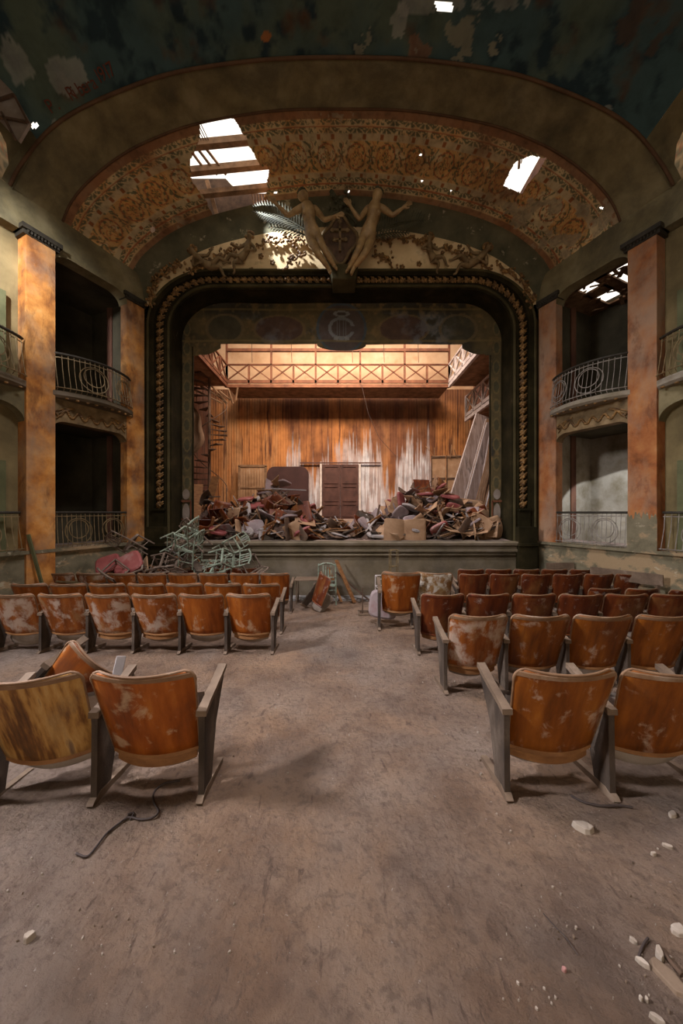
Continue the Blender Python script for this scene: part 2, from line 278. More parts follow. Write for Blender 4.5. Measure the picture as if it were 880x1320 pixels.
for sg,side in ((-1,'left'),(1,'right')):
    om=M[PAL[sg]]
    mb=MB(); wbox(mb,sg,0,S1,-.22,0,.84,6.32); struct('wall_%s_stage_pier'%side,mb,om)
    mb=MB(); wbox(mb,sg,S2,S3,-.35,.06,.84 if sg>0 else -.4,6.4); pier=struct('wall_%s_box_pier'%side,mb,om)
    if sg>0:
        mb=MB(); N_=28
        # bare plaster where the limewash has dropped off, ragged top
        top=[W(sg,S2-.01+(S3-S2+.02)*k/N_,.072,.84+.66+.05*math.sin(k*1.7)+.04*math.sin(k*.8)-.25*(k/N_-.5)**2) for k in range(N_+1)]
        bot=[W(sg,S2-.01+(S3-S2+.02)*k/N_,.072,.84) for k in range(N_+1)]
        mb.grid([top,bot]); mb.build('bare_patch',M['peel'],pier)
    # capitals
    for (a,b,n,z) in ((-.04,S1+.05,.06,6.30),(S2-.06,S3+.05,.13,6.38)):
        mb=MB(); wbox(mb,sg,a,b,-.2,n*.6,z,z+.07); wbox(mb,sg,a-.03,b+.03,-.2,n,z+.07,z+.15)
        for k in range(int((b-a)/.05)):
            s=a+.03+k*.05; c=Vector(W(sg,s,n*.8,z+.05)); mb.ball(c,(.02,.02,.035),5,4)
        struct('trim_%s_capital'%side,mb,M['irondk'])
    # plinth under the boxes
    mb=MB(); wbox(mb,sg,-.0,4.3,-.3,0,-.6,.80); struct('wall_%s_plinth'%side,mb,M['peel'])
    mb=MB(); wbox(mb,sg,-.0,4.3,-.3,.07,.80,.86); struct('trim_%s_plinth_ledge'%side,mb,M['peel'])
    # beam over the boxes
    spandrel(sg,'wall_%s_beam'%side,S1,S2,6.42,.30,7.08,0,-.28,M['olive'])
    mb=MB(); wbox(mb,sg,-.02,S1,-.28,0,6.45,7.08); wbox(mb,sg,S2,4.3,-.28,0,6.45,7.08); struct('wall_%s_upper_band'%side,mb,M['olive'])
    # carved spandrel over the lower box
    ar=spandrel(sg,'wall_%s_lower_box_arch'%side,S1,S2,3.27,.22,3.68,-.02,-.25,M['relief'])
    orn=MB(); rr=random.Random(3)
    for k in range(70):
        s=S1+.03+(S2-S1-.06)*k/69; zz=3.42+.06*math.sin(k*.55); 
        c=Vector(W(sg,s,-.01,zz)); d=Vector(W(sg,s+.05,-.0,zz+.05*math.cos(k*.55)))
        orn.ball(c,(.03,.03,.022),5,4,(0,0,rr.random()*3))
    for (sa,dr) in ((S1+.02,1),(S2-.02,-1)):
        for q in range(3):
            orn.tube([W(sg,sa+dr*(.03+.30*t),.0,3.30+.07*q+.24*math.sin(t*PI/2)*(1-q*.25)) for t in [i/8 for i in range(9)]],.011,5)
    orn.build('carved_scroll',M['gold'],ar,smooth=True)
    # boxes: floors, back and side walls, ceilings
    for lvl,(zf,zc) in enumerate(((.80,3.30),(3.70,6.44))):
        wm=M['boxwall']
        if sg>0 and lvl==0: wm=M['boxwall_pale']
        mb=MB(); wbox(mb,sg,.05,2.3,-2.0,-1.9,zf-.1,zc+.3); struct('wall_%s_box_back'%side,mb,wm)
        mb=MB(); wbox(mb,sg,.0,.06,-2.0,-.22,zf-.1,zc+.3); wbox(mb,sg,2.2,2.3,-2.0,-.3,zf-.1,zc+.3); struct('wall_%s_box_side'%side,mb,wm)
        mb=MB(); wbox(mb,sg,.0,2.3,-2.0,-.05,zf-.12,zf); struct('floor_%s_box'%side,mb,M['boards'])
        mb=MB()
        if lvl==1 and sg>0:   # collapsed ceiling: laths and rafters with sky between
            wbox(mb,sg,.0,.55,-2.0,-.2,zc+.1,zc+.14); wbox(mb,sg,1.75,2.3,-2.0,-.2,zc+.1,zc+.14); wbox(mb,sg,.5,1.8,-2.0,-1.75,zc+.1,zc+.14)
            wbox(mb,sg,.9,1.15,-1.8,-.2,zc+.1,zc+.14); wbox(mb,sg,1.3,1.8,-1.5,-.7,zc+.1,zc+.14); wbox(mb,sg,.5,.95,-1.2,-.85,zc+.1,zc+.14)
            wbox(mb,sg,.5,1.8,-.55,-.2,zc+.1,zc+.14)
            rr2=random.Random(5)
            for q in range(26):
                s0=rr2.uniform(.4,1.7); n0_=rr2.uniform(-1.8,-.5); mb.bar(W(sg,s0,n0_,zc+.08),W(sg,s0+rr2.uniform(-.15,.35),n0_+rr2.uniform(-.3,.3),zc+rr2.uniform(-.05,.12)),rr2.uniform(.03,.09),.02)
        else:
            wbox(mb,sg,.0,2.3,-2.0,-.2,zc+.1,zc+.2)
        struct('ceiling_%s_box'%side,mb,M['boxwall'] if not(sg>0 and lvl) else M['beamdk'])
    # next bay: wall with shuttered doors between two levels
    mb=MB(); wbox(mb,sg,S3,4.3,-.4,-.22,.84,6.45); struct('wall_%s_bay'%side,mb,M['khaki'])
    spandrel(sg,'wall_%s_bay_arch'%side,S3,4.0,3.42,.38,3.68,.0,-.25,M['olive'])
    for z0,z1,nm in ((.86,2.32,'door_1'),(3.8,5.22,'door_2')):
        mb=MB(); wbox(mb,sg,2.47,3.5,-.22,-.17,z0,z1+.06); wbox(mb,sg,2.43,2.52,-.22,-.12,z0,z1+.1)
        d=struct(nm,mb,M['shutter'])
        for a,b in ((2.56,2.92),(2.98,3.4)):
            for k in range(2):
                mb=MB(); h=(z1-z0-.2)/2; wbox(mb,sg,a,b,-.17,-.145,z0+.08+k*(h+.05),z0+.08+k*(h+.05)+h); mb.build('door_panel',M['shutter'],d)
    # hall walls past the frame, and the balcony slabs
    mb=MB(); x0=W(sg,4.3,0,0); mb.add([(x0[0],x0[1],-.3),(x0[0],-4.1,-.3),(x0[0],-4.1,9.9),(x0[0],x0[1],9.9),(x0[0]+sg*.2,x0[1],-.3),(x0[0]+sg*.2,-4.1,-.3),(x0[0]+sg*.2,-4.1,9.9),(x0[0]+sg*.2,x0[1],9.9)],[(0,1,2,3),(4,5,6,7),(0,3,7,4),(1,2,6,5),(2,3,7,6)])
    struct('wall_%s_hall'%side,mb,M['khaki'])
    def slab(a,b,z0,z1,nmax,name,n0=.04):
        mb=MB(); K=20; ss=[a+(b-a)*k/K for k in range(K+1)]
        nn=[n0+nmax*math.sin(PI*k/K)**.8 for k in range(K+1)]
        for (f) in (lambda s,n:[W(sg,s,-.05,z0),W(sg,s,n-.05,z0),W(sg,s,n,z0+.04),W(sg,s,n,z1),W(sg,s,-.05,z1)],):
            mb.grid([f(s,n) for s,n in zip(ss,nn)])
        mb.add([W(sg,a,-.05,z0),W(sg,a,nn[0],z0),W(sg,a,nn[0],z1),W(sg,a,-.05,z1)],[(0,1,2,3)])
        mb.add([W(sg,b,-.05,z0),W(sg,b,nn[-1],z0),W(sg,b,nn[-1],z1),W(sg,b,-.05,z1)],[(0,1,2,3)])
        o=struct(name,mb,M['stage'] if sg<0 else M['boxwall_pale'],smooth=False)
        d=MB()
        for k in range(9):
            s=a+(b-a)*(k+.7)/10; d.ball(W(sg,s,.10+nmax*.5*math.sin(PI*(k+.7)/10),z0-.01),(.035,.035,.02),6,4)
        d.build('rosette',M['gold'],o,smooth=True)
        return o
    slab(.30,1.86,3.68,3.80,.30,'trim_%s_balcony_slab'%side)
    slab(2.20,4.2,3.68,3.82,.30,'trim_%s_bay_balcony_slab'%side)
    # railings
    def railing(name,label,a,b,z0,z1,nmax,rings,flare,nb,im,hm,n0=.02):
        t=thing(name,label,'railing',W(sg,(a+b)/2,n0,z0)); inv=Vector(t.location)
        def Q(s,n,z): return Vector(W(sg,s,n,z))-inv
        def nn(s): return n0+nmax*math.sin(PI*max(0,min(1,(s-a)/(b-a))))**.8
        ss=[a+(b-a)*k/24 for k in range(25)]
        MB().tube([Q(s,nn(s),z1) for s in ss],.026,6).build('handrail',hm,t,smooth=True)
        MB().tube([Q(s,nn(s),z1-.07) for s in ss],.009,5).build('upper_bar',im,t)
        MB().tube([Q(s,nn(s)+flare,z0+.05) for s in ss],.010,5).build('lower_bar',im,t)
        for k in range(nb):
            s=a+(b-a)*(k+.3)/(nb-.4)
            MB().tube([Q(s,nn(s),z1),Q(s,nn(s)+flare*.25,z0+(z1-z0)*.6),Q(s,nn(s)+flare,z0+.05),Q(s,nn(s)+flare*.6,z0)],.006,5).build('baluster',im,t)
        for rs,rad in rings:
            for q,(rr_,dz) in enumerate(((rad,0),(rad*.72,.04))):
                pts=[]
                for k in range(24):
                    an=2*PI*k/24; z=z0+(z1-z0)*.46+dz+rr_*math.sin(an); s=rs+rr_*.95*math.cos(an); f=max(0,1-(z-z0)/(z1-z0))
                    pts.append(Q(s,nn(s)+flare*f*.9+.01,z))
                MB().tube(pts,.009,5,closed=True).build('ring',im,t)
        return t
    sw='left' if sg<0 else 'right'
    im,hm=(M['iron'],M['irondk']) if sg<0 else (M['ironlt'],M['irondk'])
    railing('balcony_railing','curved wrought iron railing with rings on the upper box balcony, %s of stage'%sw,.36,1.82,3.80,4.50,.28,((.62,.23),(1.27,.25)),.10,19,im,hm)
    railing('box_railing','straight wrought iron railing with rings across the lower box, %s of stage'%sw,.44,1.78,.86,1.53,0,((.74,.24),(1.40,.25)),.05,17,im,hm)
    railing('balcony_railing','curved iron railing on the upper balcony cut by the %s picture edge'%sw,2.27,4.1,3.82,4.55,.28,((2.75,.24),(3.5,.24)),.16,20,M['iron'],hm)
    railing('box_railing','lower bay iron railing cut by the %s edge of the picture'%sw,2.30,4.1,.86,1.53,0,((2.78,.22),(3.5,.22)),.14,20,im,hm)
# unseen spot behind the pier lights the lower box on the right; no opening is modelled
# ---- vault curves
def smooth_half(pts,n):
    pts=[Vector((a,b)) for a,b in pts]; out=[]
    # Catmull-Rom through the points, resampled by length
    P=[Vector((-pts[1].x,pts[1].y))]+pts+[pts[-1]*2-pts[-2]]
    dense=[]
    for i in range(1,len(P)-2):
        p0,p1,p2,p3=P[i-1:i+3]
        for k in range(12):
            t=k/12; dense.append(.5*((2*p1)+(p2-p0)*t+(2*p0-5*p1+4*p2-p3)*t*t+(3*p1-p0-3*p2+p3)*t**3))
    dense.append(pts[-1])
    L=[0]
    for i in range(1,len(dense)): L.append(L[-1]+(dense[i]-dense[i-1]).length)
    for k in range(n+1):
        t=L[-1]*k/n; i=max(0,min(len(L)-2,np.searchsorted(L,t)-1)); f=(t-L[i])/(L[i+1]-L[i]); out.append(dense[i].lerp(dense[i+1],f))
    return out,L[-1]
def full(pts,n):
    h,L=smooth_half(pts,n); return [Vector((-p.x,p.y)) for p in h[::-1]]+h[1:],L
A_=[(0,9.22),(1.4,9.17),(2.82,8.96),(3.8,8.63),(4.47,8.32),(4.86,8.06),(5.12,7.80),(5.35,7.5),(5.5,7.27),(5.60,7.06)]
B_=[(0,9.22),(1.33,9.18),(2.8,8.93),(3.75,8.58),(4.28,8.28),(4.7,7.95),(5.0,7.65),(5.2,7.35),(5.31,7.07)]
C_=[(0,8.73),(1.585,8.59),(2.5,8.40),(3.17,8.2),(3.8,7.92),(4.23,7.62),(4.55,7.32),(4.74,7.03)]
D_=[(0,8.23),(1.45,8.12),(2.545,7.9),(3.3,7.65),(3.82,7.36),(4.25,7.0),(4.5,6.66),(4.62,6.3)]
def loft(c1,y1,c2,y2,m,sag=0):
    rows=[]
    for k in range(m+1):
        t=k/m; rows.append([(a.x*(1-t)+b.x*t,y1*(1-t)+y2*t,a.y*(1-t)+b.y*t+sag*math.sin(PI*t)) for a,b in zip(c1,c2)])
    return rows
# wide plain arch
a,_=full(A_,40); b,_=full(B_,40)
mb=MB(); mb.grid(loft(a,5.78,b,6.5,4)); mb.grid([[ (p.x*1.004,5.78,p.y+.0) for p in a],[(p.x*1.02,5.74,p.y+.09) for p in a]])
struct('ceiling_plain_arch',mb,M['olive'],smooth=True)
mb=MB(); mb.tube([(p.x,5.765,p.y) for p in a],.028,6); mb.tube([(p.x,6.5,p.y-.005) for p in b],.022,6)
struct('trim_arch_edge',mb,mat('rusty_band',[(.3,(.07,.035,.017)),(.7,(.13,.065,.03))],.85,.2,30,world=True),smooth=True)
# patterned vault over the stage front
n=430; m=84
b,Lb=full(B_,n); c,_=full(C_,n)
rows=loft(b,6.5,c,7.75,m)
V=np.array([v for r in rows for v in r]); NU=2*n+1
uu=np.tile(np.linspace(-Lb,Lb,NU),m+1); vv=np.repeat(np.linspace(0,1,m+1),NU)*1.36   # metres
cols=np.zeros((len(V),3)); cream=np.array((.60,.42,.21)); cols[:]=cream
f1=fbm(uu+20,vv+5,3,11); f2=fbm(uu+20,vv+5,14,12)
cols=mix(cols,(.58,.28,.09),(f1-.42)*3)
green=(.09,.095,.045); red=(.36,.10,.035); och=(.58,.27,.06)
def leafrow(cols,vc,h,per,ph=0):
    # pairs of leaflets fanning out
    x=((uu+ph)/per)%1-.5; y=(vv-vc)/h
    k=np.abs(np.sin((np.arctan2(y+.55,x*1.5))*4.5))
    r=np.hypot(x*1.5,(y+.55)); mk=(k>.45)&(r>.25)&(r<.95)&(np.abs(y)<.5)&(f2>.36)
    return mix(cols,green,mk*.85)
cols=mix(cols,(.22,.09,.04),(vv<.13)*.85); 
cols=leafrow(cols,.185,.10,.30)
cols=mix(cols,red,(np.abs(vv-.245)<.011)*.9)
cols=leafrow(cols,.305,.11,.30,.15)
def squares(cols,vc,sz,per):
    x=np.minimum(np.abs(((uu/per)%1)-.28),np.abs(((uu/per)%1)-.72))*per
    cc=mix(cols,(.48,.36,.20),(np.abs(vv-vc)<.055)*.7)
    return mix(cc,(.30,.10,.03),((x<sz)&(np.abs(vv-vc)<sz))*1.0)
cols=squares(cols,.385,.036,.66)
# medallions of leaves in interlaced rings
mvc=.69; per=.66; x=((uu/per)%1-.5)*per; y=vv-mvc; r=np.hypot(x,y); th=np.arctan2(y,x)
inn=(np.abs(y)<.245); cols=mix(cols,och,(inn&(f1>.40))*.6)
star=(np.cos(th*8+3*np.sin(r*30))>.05)&(np.sin(r*42)>-.35)&(f2>.40)&inn
cols=mix(cols,green,star*.85)
cols=mix(cols,red,((np.abs(r-.20)<.011)|(np.abs(r-.10-.03*np.cos(th*4))<.009))*inn*.9)
xb=((uu/per+.5)%1-.5)*per; rb=np.hypot(xb,y); tb=np.arctan2(y,xb)
lf=(np.cos(tb*6)>.1)&(rb<.13)&(rb>.03)&(f2>.42); cols=mix(cols,green,lf*.8)
cols=mix(cols,red,(np.abs(xb-.045*np.sin(y*26))<.008)*inn*.9)
cols=squares(cols,.995,.033,.66)
cols=leafrow(cols,1.08,.10,.30,.15)
cols=mix(cols,red,(np.abs(vv-1.145)<.012)*.9)
cols=leafrow(cols,1.20,.09,.30)
cols=mix(cols,(.24,.10,.045),(vv>1.26)*.8)
# damp and flaking toward the springing and right of the small hole
PX=440+V[:,0]/V[:,1]*F; PY=660-(V[:,2]-1.54)/V[:,1]*F
fl2=fbm(uu+60,vv+9,5,21,6)
def patch(cx,cy,rx,ry,st=.5):
    r=np.hypot((PX-cx)/rx,(PY-cy)/ry)
    return (.62*(1-r*r)+(fl2-.5)*3.2-(st-.45)*2.2)*(r<1.35)
bare=(.36,.27,.16)
for (cx,cy,rx,ry,st) in ((770,275,45,26,.62),(690,268,45,26,.62),(720,310,40,30,.72),(430,150,26,8,.7),(240,290,30,14,.78),(640,300,30,16,.75)):
    cols=mix(cols,bare,(patch(cx,cy,rx,ry,st)>0)*.8)
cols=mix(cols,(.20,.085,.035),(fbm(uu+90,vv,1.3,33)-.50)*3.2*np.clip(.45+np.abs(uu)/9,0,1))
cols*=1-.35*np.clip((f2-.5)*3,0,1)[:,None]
# holes
def inpoly(X,Y,P):
    c=np.zeros(len(X),bool); j=len(P)-1
    for i in range(len(P)):
        (xi,yi),(xj,yj)=P[i],P[j]
        c^=((yi>Y)!=(yj>Y))&(X<(xj-xi)*(Y-yi)/(yj-yi+1e-9)+xi); j=i
    return c
H1=[(258,152),(290,148),(300,152),(318,176),(322,190),(335,212),(346,214),(345,245),(338,262),(336,268),(300,276),(276,279),(262,254),(248,235),(245,226),(244,206),(250,196),(256,178)]
H2=[(648,240),(656,222),(664,208),(684,200),(705,203),(694,222),(680,238),(673,250),(660,246)]
jit=(fbm(uu,vv,16,44)-.5)*5
hole=inpoly(PX+jit,PY-jit,H1)|inpoly(PX+jit*.6,PY-jit*.6,H2)
for cx,cy,r in ((197,296,4),(542,200,2.2),(544,233,2),(449,247,2),(581,246,1.5),(775,268,2.5),(668,311,5),(355,249,3)): hole|=np.hypot(PX-cx+jit*.3,PY-cy)<r
mb=MB(); mb.v=[tuple(v) for v in V]
fs=[]
for i in range(m):
    for j in range(NU-1):
        q=(i*NU+j,i*NU+j+1,(i+1)*NU+j+1,(i+1)*NU+j)
        if not(hole[q[0]] and hole[q[2]]): fs.append(q)
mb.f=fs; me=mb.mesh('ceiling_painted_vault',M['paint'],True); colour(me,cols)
o=bpy.data.objects.new('ceiling_painted_vault',me); COL.objects.link(o); o['kind']='structure'
# cove between the vault and the proscenium wall
c,_=full(C_,60); d,_=full(D_,60); rows=[]
for k in range(7):
    t=k/6; rows.append([(p.x*(1-t)+q.x*t,7.75+.25*math.sin(t*PI/2),p.y+(q.y-p.y)*(1-math.cos(t*PI/2))) for p,q in zip(c,d)])
mb=MB(); mb.grid(rows); struct('trim_proscenium_cove',mb,mat('flaking_cove_plaster',[(.3,(.06,.055,.030)),(.7,(.14,.12,.065))],.9,.2,25,[((.40,.33,.22),3.5,.64,.03,(1,1,1),.8)],world=True,scale=2),smooth=True)
# ---- main ceiling: painted sail vault, teal
h,_=smooth_half(A_[:7],60); hx=np.array([p.x for p in h]); hz=np.array([p.y for p in h])
g=lambda u,hx=hx,hz=hz: (np.interp(u*5.12,hx,hz)-7.80)/(9.22-7.80)
NY,NX=190,360
Ys=5.78-np.linspace(0,1,NY)**1.5*9.8; rows=[]
for Y in Ys:
    t=5.78-Y; Xe=5.12+.42*min(t,1.6)+ (0 if t<1.6 else 0); ze=7.80+1.25*math.sin(PI/2*min(t/2.6,1)); zc=9.24+.35*math.sin(PI/2*min(max(t,0)/3,1))
    X=np.linspace(-1,1,NX)*Xe; Z=ze+(zc-ze)*g(np.abs(X)/Xe)
    rows.append([(x,Y,z) for x,z in zip(X,Z)])
V=np.array([v for r in rows for v in r]); PX=440+V[:,0]/np.maximum(V[:,1],.3)*F; PY=660-(V[:,2]-1.54)/np.maximum(V[:,1],.3)*F
f1=fbm(V[:,0]+20,V[:,1]+20,.8,3); f2=fbm(V[:,0]+20,V[:,1]+20,4,5,6); f3=fbm(V[:,0]+20,V[:,1]+20,2.0,9,6)
cols=np.zeros((len(V),3)); cols[:]=(.050,.088,.085)
cols=mix(cols,(.085,.11,.075),(f1-.45)*5); cols=mix(cols,(.018,.036,.042),(f2-.50)*6); cols=mix(cols,(.10,.055,.028),(f3-.64)*6)
fl2=f2
for (cx,cy,rx,ry,st) in ((90,92,34,34,.50),(512,32,14,26,.48),(560,8,60,12,.5),(540,58,34,30,.62),(645,5,40,12,.5),(610,92,12,12,.6),(30,78,34,40,.62),(750,150,40,14,.6),(85,165,34,20,.48)):
    cols=mix(cols,(.36,.35,.29) if (cx,cy)!=(540,58) else (.30,.13,.06),(patch(cx,cy,rx,ry,st)>0)*.5)
cols=mix(cols,(.26,.24,.16),((patch(590,40,60,50,.72)>0)|(patch(470,60,20,60,.82)>0))*.7)
cols=mix(cols,(.42,.14,.03),(np.hypot((PX-343)/6,(PY-47)/8)<1)*.8)
cols=mix(cols,(.11,.06,.03),(patch(840,30,60,50,.8)>0)*.5)
hole=(np.abs(V[:,0])<1.9)&(V[:,1]>1.2)&(V[:,1]<4.0)
jt=(f2-.5)*14
hole|=inpoly(PX+jt,PY,[(557,0),(585,0),(582,16),(560,18)]) & (V[:,1]>2)
hole|=(np.hypot(PX-45,PY-162)<6+jt*.4)&(V[:,1]>4)
hole|=(np.hypot(PX-37,PY-10)<3)&(V[:,1]>4)
mb=MB(); mb.v=[tuple(v) for v in V]
mb.f=[(i*NX+j,i*NX+j+1,(i+1)*NX+j+1,(i+1)*NX+j) for i in range(NY-1) for j in range(NX-1) if not(hole[i*NX+j] and hole[(i+1)*NX+j+1])]
me=mb.mesh('ceiling',M['paint'],True); colour(me,cols); ceil=bpy.data.objects.new('ceiling',me); COL.objects.link(ceil); ceil['kind']='structure'
# side arches and lunettes
for sg,side in ((-1,'left'),(1,'right')):
    inner=[];outer=[]
    for k in range(30):
        t=k/29*4.5
        Xe=5.12+.42*min(t,1.6); ze=7.80+1.25*math.sin(PI/2*min(t/2.6,1)); inner.append((sg*Xe,5.78-t,ze))
    for k in range(30):
        s=S3+.08+(k/29*4.5); zz=7.06+1.95*math.sqrt(max(0,1-(max(0,1-(s-S3-.08)/2.4))**2)); q=W(sg,min(s,4.3),-.02,zz)
        outer.append((q[0],q[1]-(max(0,s-4.3)),zz))
    outer[0]=(sg*5.60,5.80,7.02)
    mb=MB(); rows=[]
    for q in range(5):
        rows.append([tuple(Vector(a).lerp(Vector(b),q/4)) for a,b in zip(inner,outer)])
    mb.grid(rows); struct('trim_%s_side_arch'%side,mb,M['olive'],smooth=True)
    # painted lunette behind the side arch
    K=120; mb=MB(); rows=[]
    for i in range(K):
        s=S3+.0+3.2*i/(K-1); rows.append([W(sg,s,-.10-.5*q/29,7.0+2.4*q/29) for q in range(60)] )
    mb.grid(rows); V=np.array(mb.v); u=V[:,1]*1.0; v=V[:,2]
    f2=fbm(u+30,v+9,9,15); cl=np.zeros((len(V),3)); cl[:]=(.36,.24,.12)
    cl=mix(cl,(.10,.09,.045),((np.sin(u*22)*np.sin(v*24)>.1)&(f2>.42))*.8); cl=mix(cl,(.28,.08,.03),(np.abs(np.sin(u*11+np.sin(v*9)))<.12)*.8)
    cl=mix(cl,(.30,.14,.045),(fbm(u+3,v,2,7)-.45)*5)
    me=mb.mesh('wall_%s_lunette'%side,M['paint'],True); colour(me,cl); o=bpy.data.objects.new('wall_%s_lunette'%side,me); COL.objects.link(o); o['kind']='structure'
# rear wall of the hall, with the wide entrance
mb=MB(); 
for c_,d_ in (((-4.3,-4.1,4.8),(4.2,.2,10.6)),((5.0,-4.1,4.8),(3.6,.2,10.6)),((.5,-4.1,7.4),(5.5,.2,5.4))): mb.box(c_,d_)
struct('wall_rear',mb,M['khaki'])
# ---- roof over the vaults
for (xa,ya,za,xb,yb,zb,wd,hd) in ((-4.4,7.0,8.93,-1.2,7.0,9.24,.12,.13),(-4.4,7.6,9.02,-1.2,7.6,9.33,.12,.13),(-4.4,7.9,8.78,-1.2,7.9,9.10,.12,.11)):
    struct('trim_rafter',MB().bar((xa,ya,za),(xb,yb,zb),wd,hd),M['beamdk'])
for k in range(3): struct('trim_roof_batten',MB().bar((-3.35+.17*k,7.1,9.35),(-3.0+.2*k,7.7,9.15),.05,.03),M['beamdk'])
struct('trim_roof_batten',MB().bar((-3.15,8.0,9.3),(-2.9,8.1,8.4),.09,.05),M['beamdk'])
for k in range(8): struct('trim_roof_lath',MB().bar((-2.08+.07*k,7.96,8.95),(-1.98+.07*k,8.0,8.2),.028,.02),M['beamdk'])
for k in range(4): struct('trim_roof_lath',MB().bar((-3.0+.05*k,6.55,9.3),(-2.85+.05*k,6.95,9.1),.014,.014),M['darkbit'])
mb=MB(); zt=lambda x: 9.55 if x<-2.75 else (9.55-.36*min(1,((x+2.75)/.45))**.6)
xs_=[-4.6+.14*k for k in range(24)]; mb.grid([[(x,8.2,zt(x)) for x in xs_],[(x,8.2,7.8) for x in xs_]]); mb.grid([[(x,8.26,zt(x)) for x in xs_],[(x,8.26,7.8) for x in xs_]])
struct('wall_attic',mb,M['darkbit'])
for k in range(7): struct('trim_roof_lath',MB().bar((2.75+k*.14,6.55,9.15),(3.0+k*.14,7.3,9.0),.022),M['beamdk'])
for k in range(3): struct('trim_roof_batten',MB().bar((2.3+k*.55,6.3,9.5),(3.1+k*.5,7.9,9.5),.05),M['beamdk'])
# ---- proscenium wall
def fr(X,zt,rx,rz,zb,nc=18,nt=14,nv=12):
    pts=[]
    for k in range(nt): pts.append(Vector(((X-rx)*k/nt,zt)))
    for k in range(nc): a=PI/2*k/nc; pts.append(Vector((X-rx+rx*math.sin(a),zt-rz+rz*math.cos(a))))
    for k in range(nv+1): pts.append(Vector((X,zt-rz+(zb-(zt-rz))*k/nv)))
    return pts
def mir(p): return [Vector((-q.x,q.y)) for q in p[::-1]]+p[1:]
def strip(mb,p1,y1,p2,y2): mb.grid([[(p.x,y1,p.y) for p in p1],[(p.x,y2,p.y) for p in p2]])
ZB=-.5
E=mir(fr(4.50,7.16,1.45,1.25,ZB)); Fc=mir(fr(4.36,7.04,1.30,1.15,ZB)); G=mir(fr(4.13,6.88,1.15,1.05,ZB)); H=mir(fr(3.97,6.74,1.05,.95,ZB))
# cream field between cove and moulding: dense so that it follows both curves
Eup,_=full([(0,7.165),(1.5,7.165),(2.6,7.165),(3.1,7.155),(3.5,7.10),(3.9,6.95),(4.2,6.72),(4.4,6.42),(4.52,6.1)],60)
d,_=full(D_[:-1]+[(4.63,6.05)],60)
mb=MB(); mb.grid(loft(d,8.0,Eup,8.0,6)); spf=struct('wall_proscenium_frieze',mb,M['cream'],smooth=False)
mb=MB(); mb.add([(s*4.66,8.0,6.4) for s in(-1,)]+[(-4.5,8.0,6.4),(-4.5,8.0,ZB),(-4.66,8.0,ZB)],[(0,1,2,3)]); mb.add([(4.66,8.0,6.4),(4.5,8.0,6.4),(4.5,8.0,ZB),(4.66,8.0,ZB)],[(0,1,2,3)])
struct('wall_proscenium_pilaster',mb,M['green'])
mb=MB(); strip(mb,E,8.0,E,7.93); strip(mb,E,7.93,[p*1 for p in Fc],7.93); strip(mb,Fc,7.93,Fc,8.02); strip(mb,Fc,8.02,G,8.02); strip(mb,G,8.02,G,7.95); strip(mb,G,7.95,H,7.97)
struct('trim_proscenium_frame',mb,M['green'])
mb=MB(); mb.tube([(p.x,7.93,p.y) for p in E],.03,6); mb.tube([(p.x,7.95,p.y) for p in mir(fr(4.03,6.80,1.08,.98,ZB))],.035,6); struct('trim_proscenium_bead',mb,M['greenlite'],smooth=True)
mb=MB(); strip(mb,H,7.97,H,8.9); struct('wall_proscenium_reveal',mb,M['green'])
# gilded band of acanthus leaves
band=thing('gilded_leaf_band','carved gilded acanthus leaf band framing the whole stage opening','moulding',(0,8.0,1.2))
mid=fr(4.245,6.96,1.22,1.10,1.62)
L=[0]
for i in range(1,len(mid)): L.append(L[-1]+(mid[i]-mid[i-1]).length)
def at(t):
    i=max(0,min(len(L)-2,int(np.searchsorted(L,t))-1)); f=(t-L[i])/(L[i+1]-L[i]); return mid[i].lerp(mid[i+1],f),(mid[i+1]-mid[i]).normalized()
lf=MB()
for k in range(5):
    a=-1.0+k*.5; lf.ball((math.sin(a)*.055,0,math.cos(a)*.055-.02),(.022,.03,.05),6,4,(0,a,0))
lf.ball((0,-.02,-.03),(.04,.04,.035),6,4); lf.tube([(-.075,0,-.07),(-.03,-.02,-.02),(.03,-.03,.03),(.085,-.01,.08)],.016,5)
for q in range(6): lf.ball((random.uniform(-.08,.08),0,random.uniform(-.08,.08)),(.022,.02,.03),5,4,(0,random.random()*3,0))
lme=lf.mesh('acanthus_leaf',M['gold'],True); t=.09
while t<L[-1]:
    p,dr=at(t)
    for s in (-1,1):
        o=bpy.data.objects.new('acanthus_leaf',lme); COL.objects.link(o); o.parent=band
        o.location=(s*p.x,-.015,p.y-1.2); o.rotation_euler=(0,s*(math.atan2(dr.x,dr.y)+ (PI if 1 else 0)),0); o.scale=(1,1,1)
    t+=.168
for s in (-1,1):
    mb=MB(); mb.box((s*4.24,7.95,1.2),(.26,.12,.84)); mb.box((s*4.24,7.93,1.60),(.30,.16,.05)); mb.box((s*4.24,7.9,.35),(.42,.3,1.7)); mb.box((s*4.24,7.88,.80),(.46,.36,.06))
    struct('trim_proscenium_pedestal',mb,M['green'])
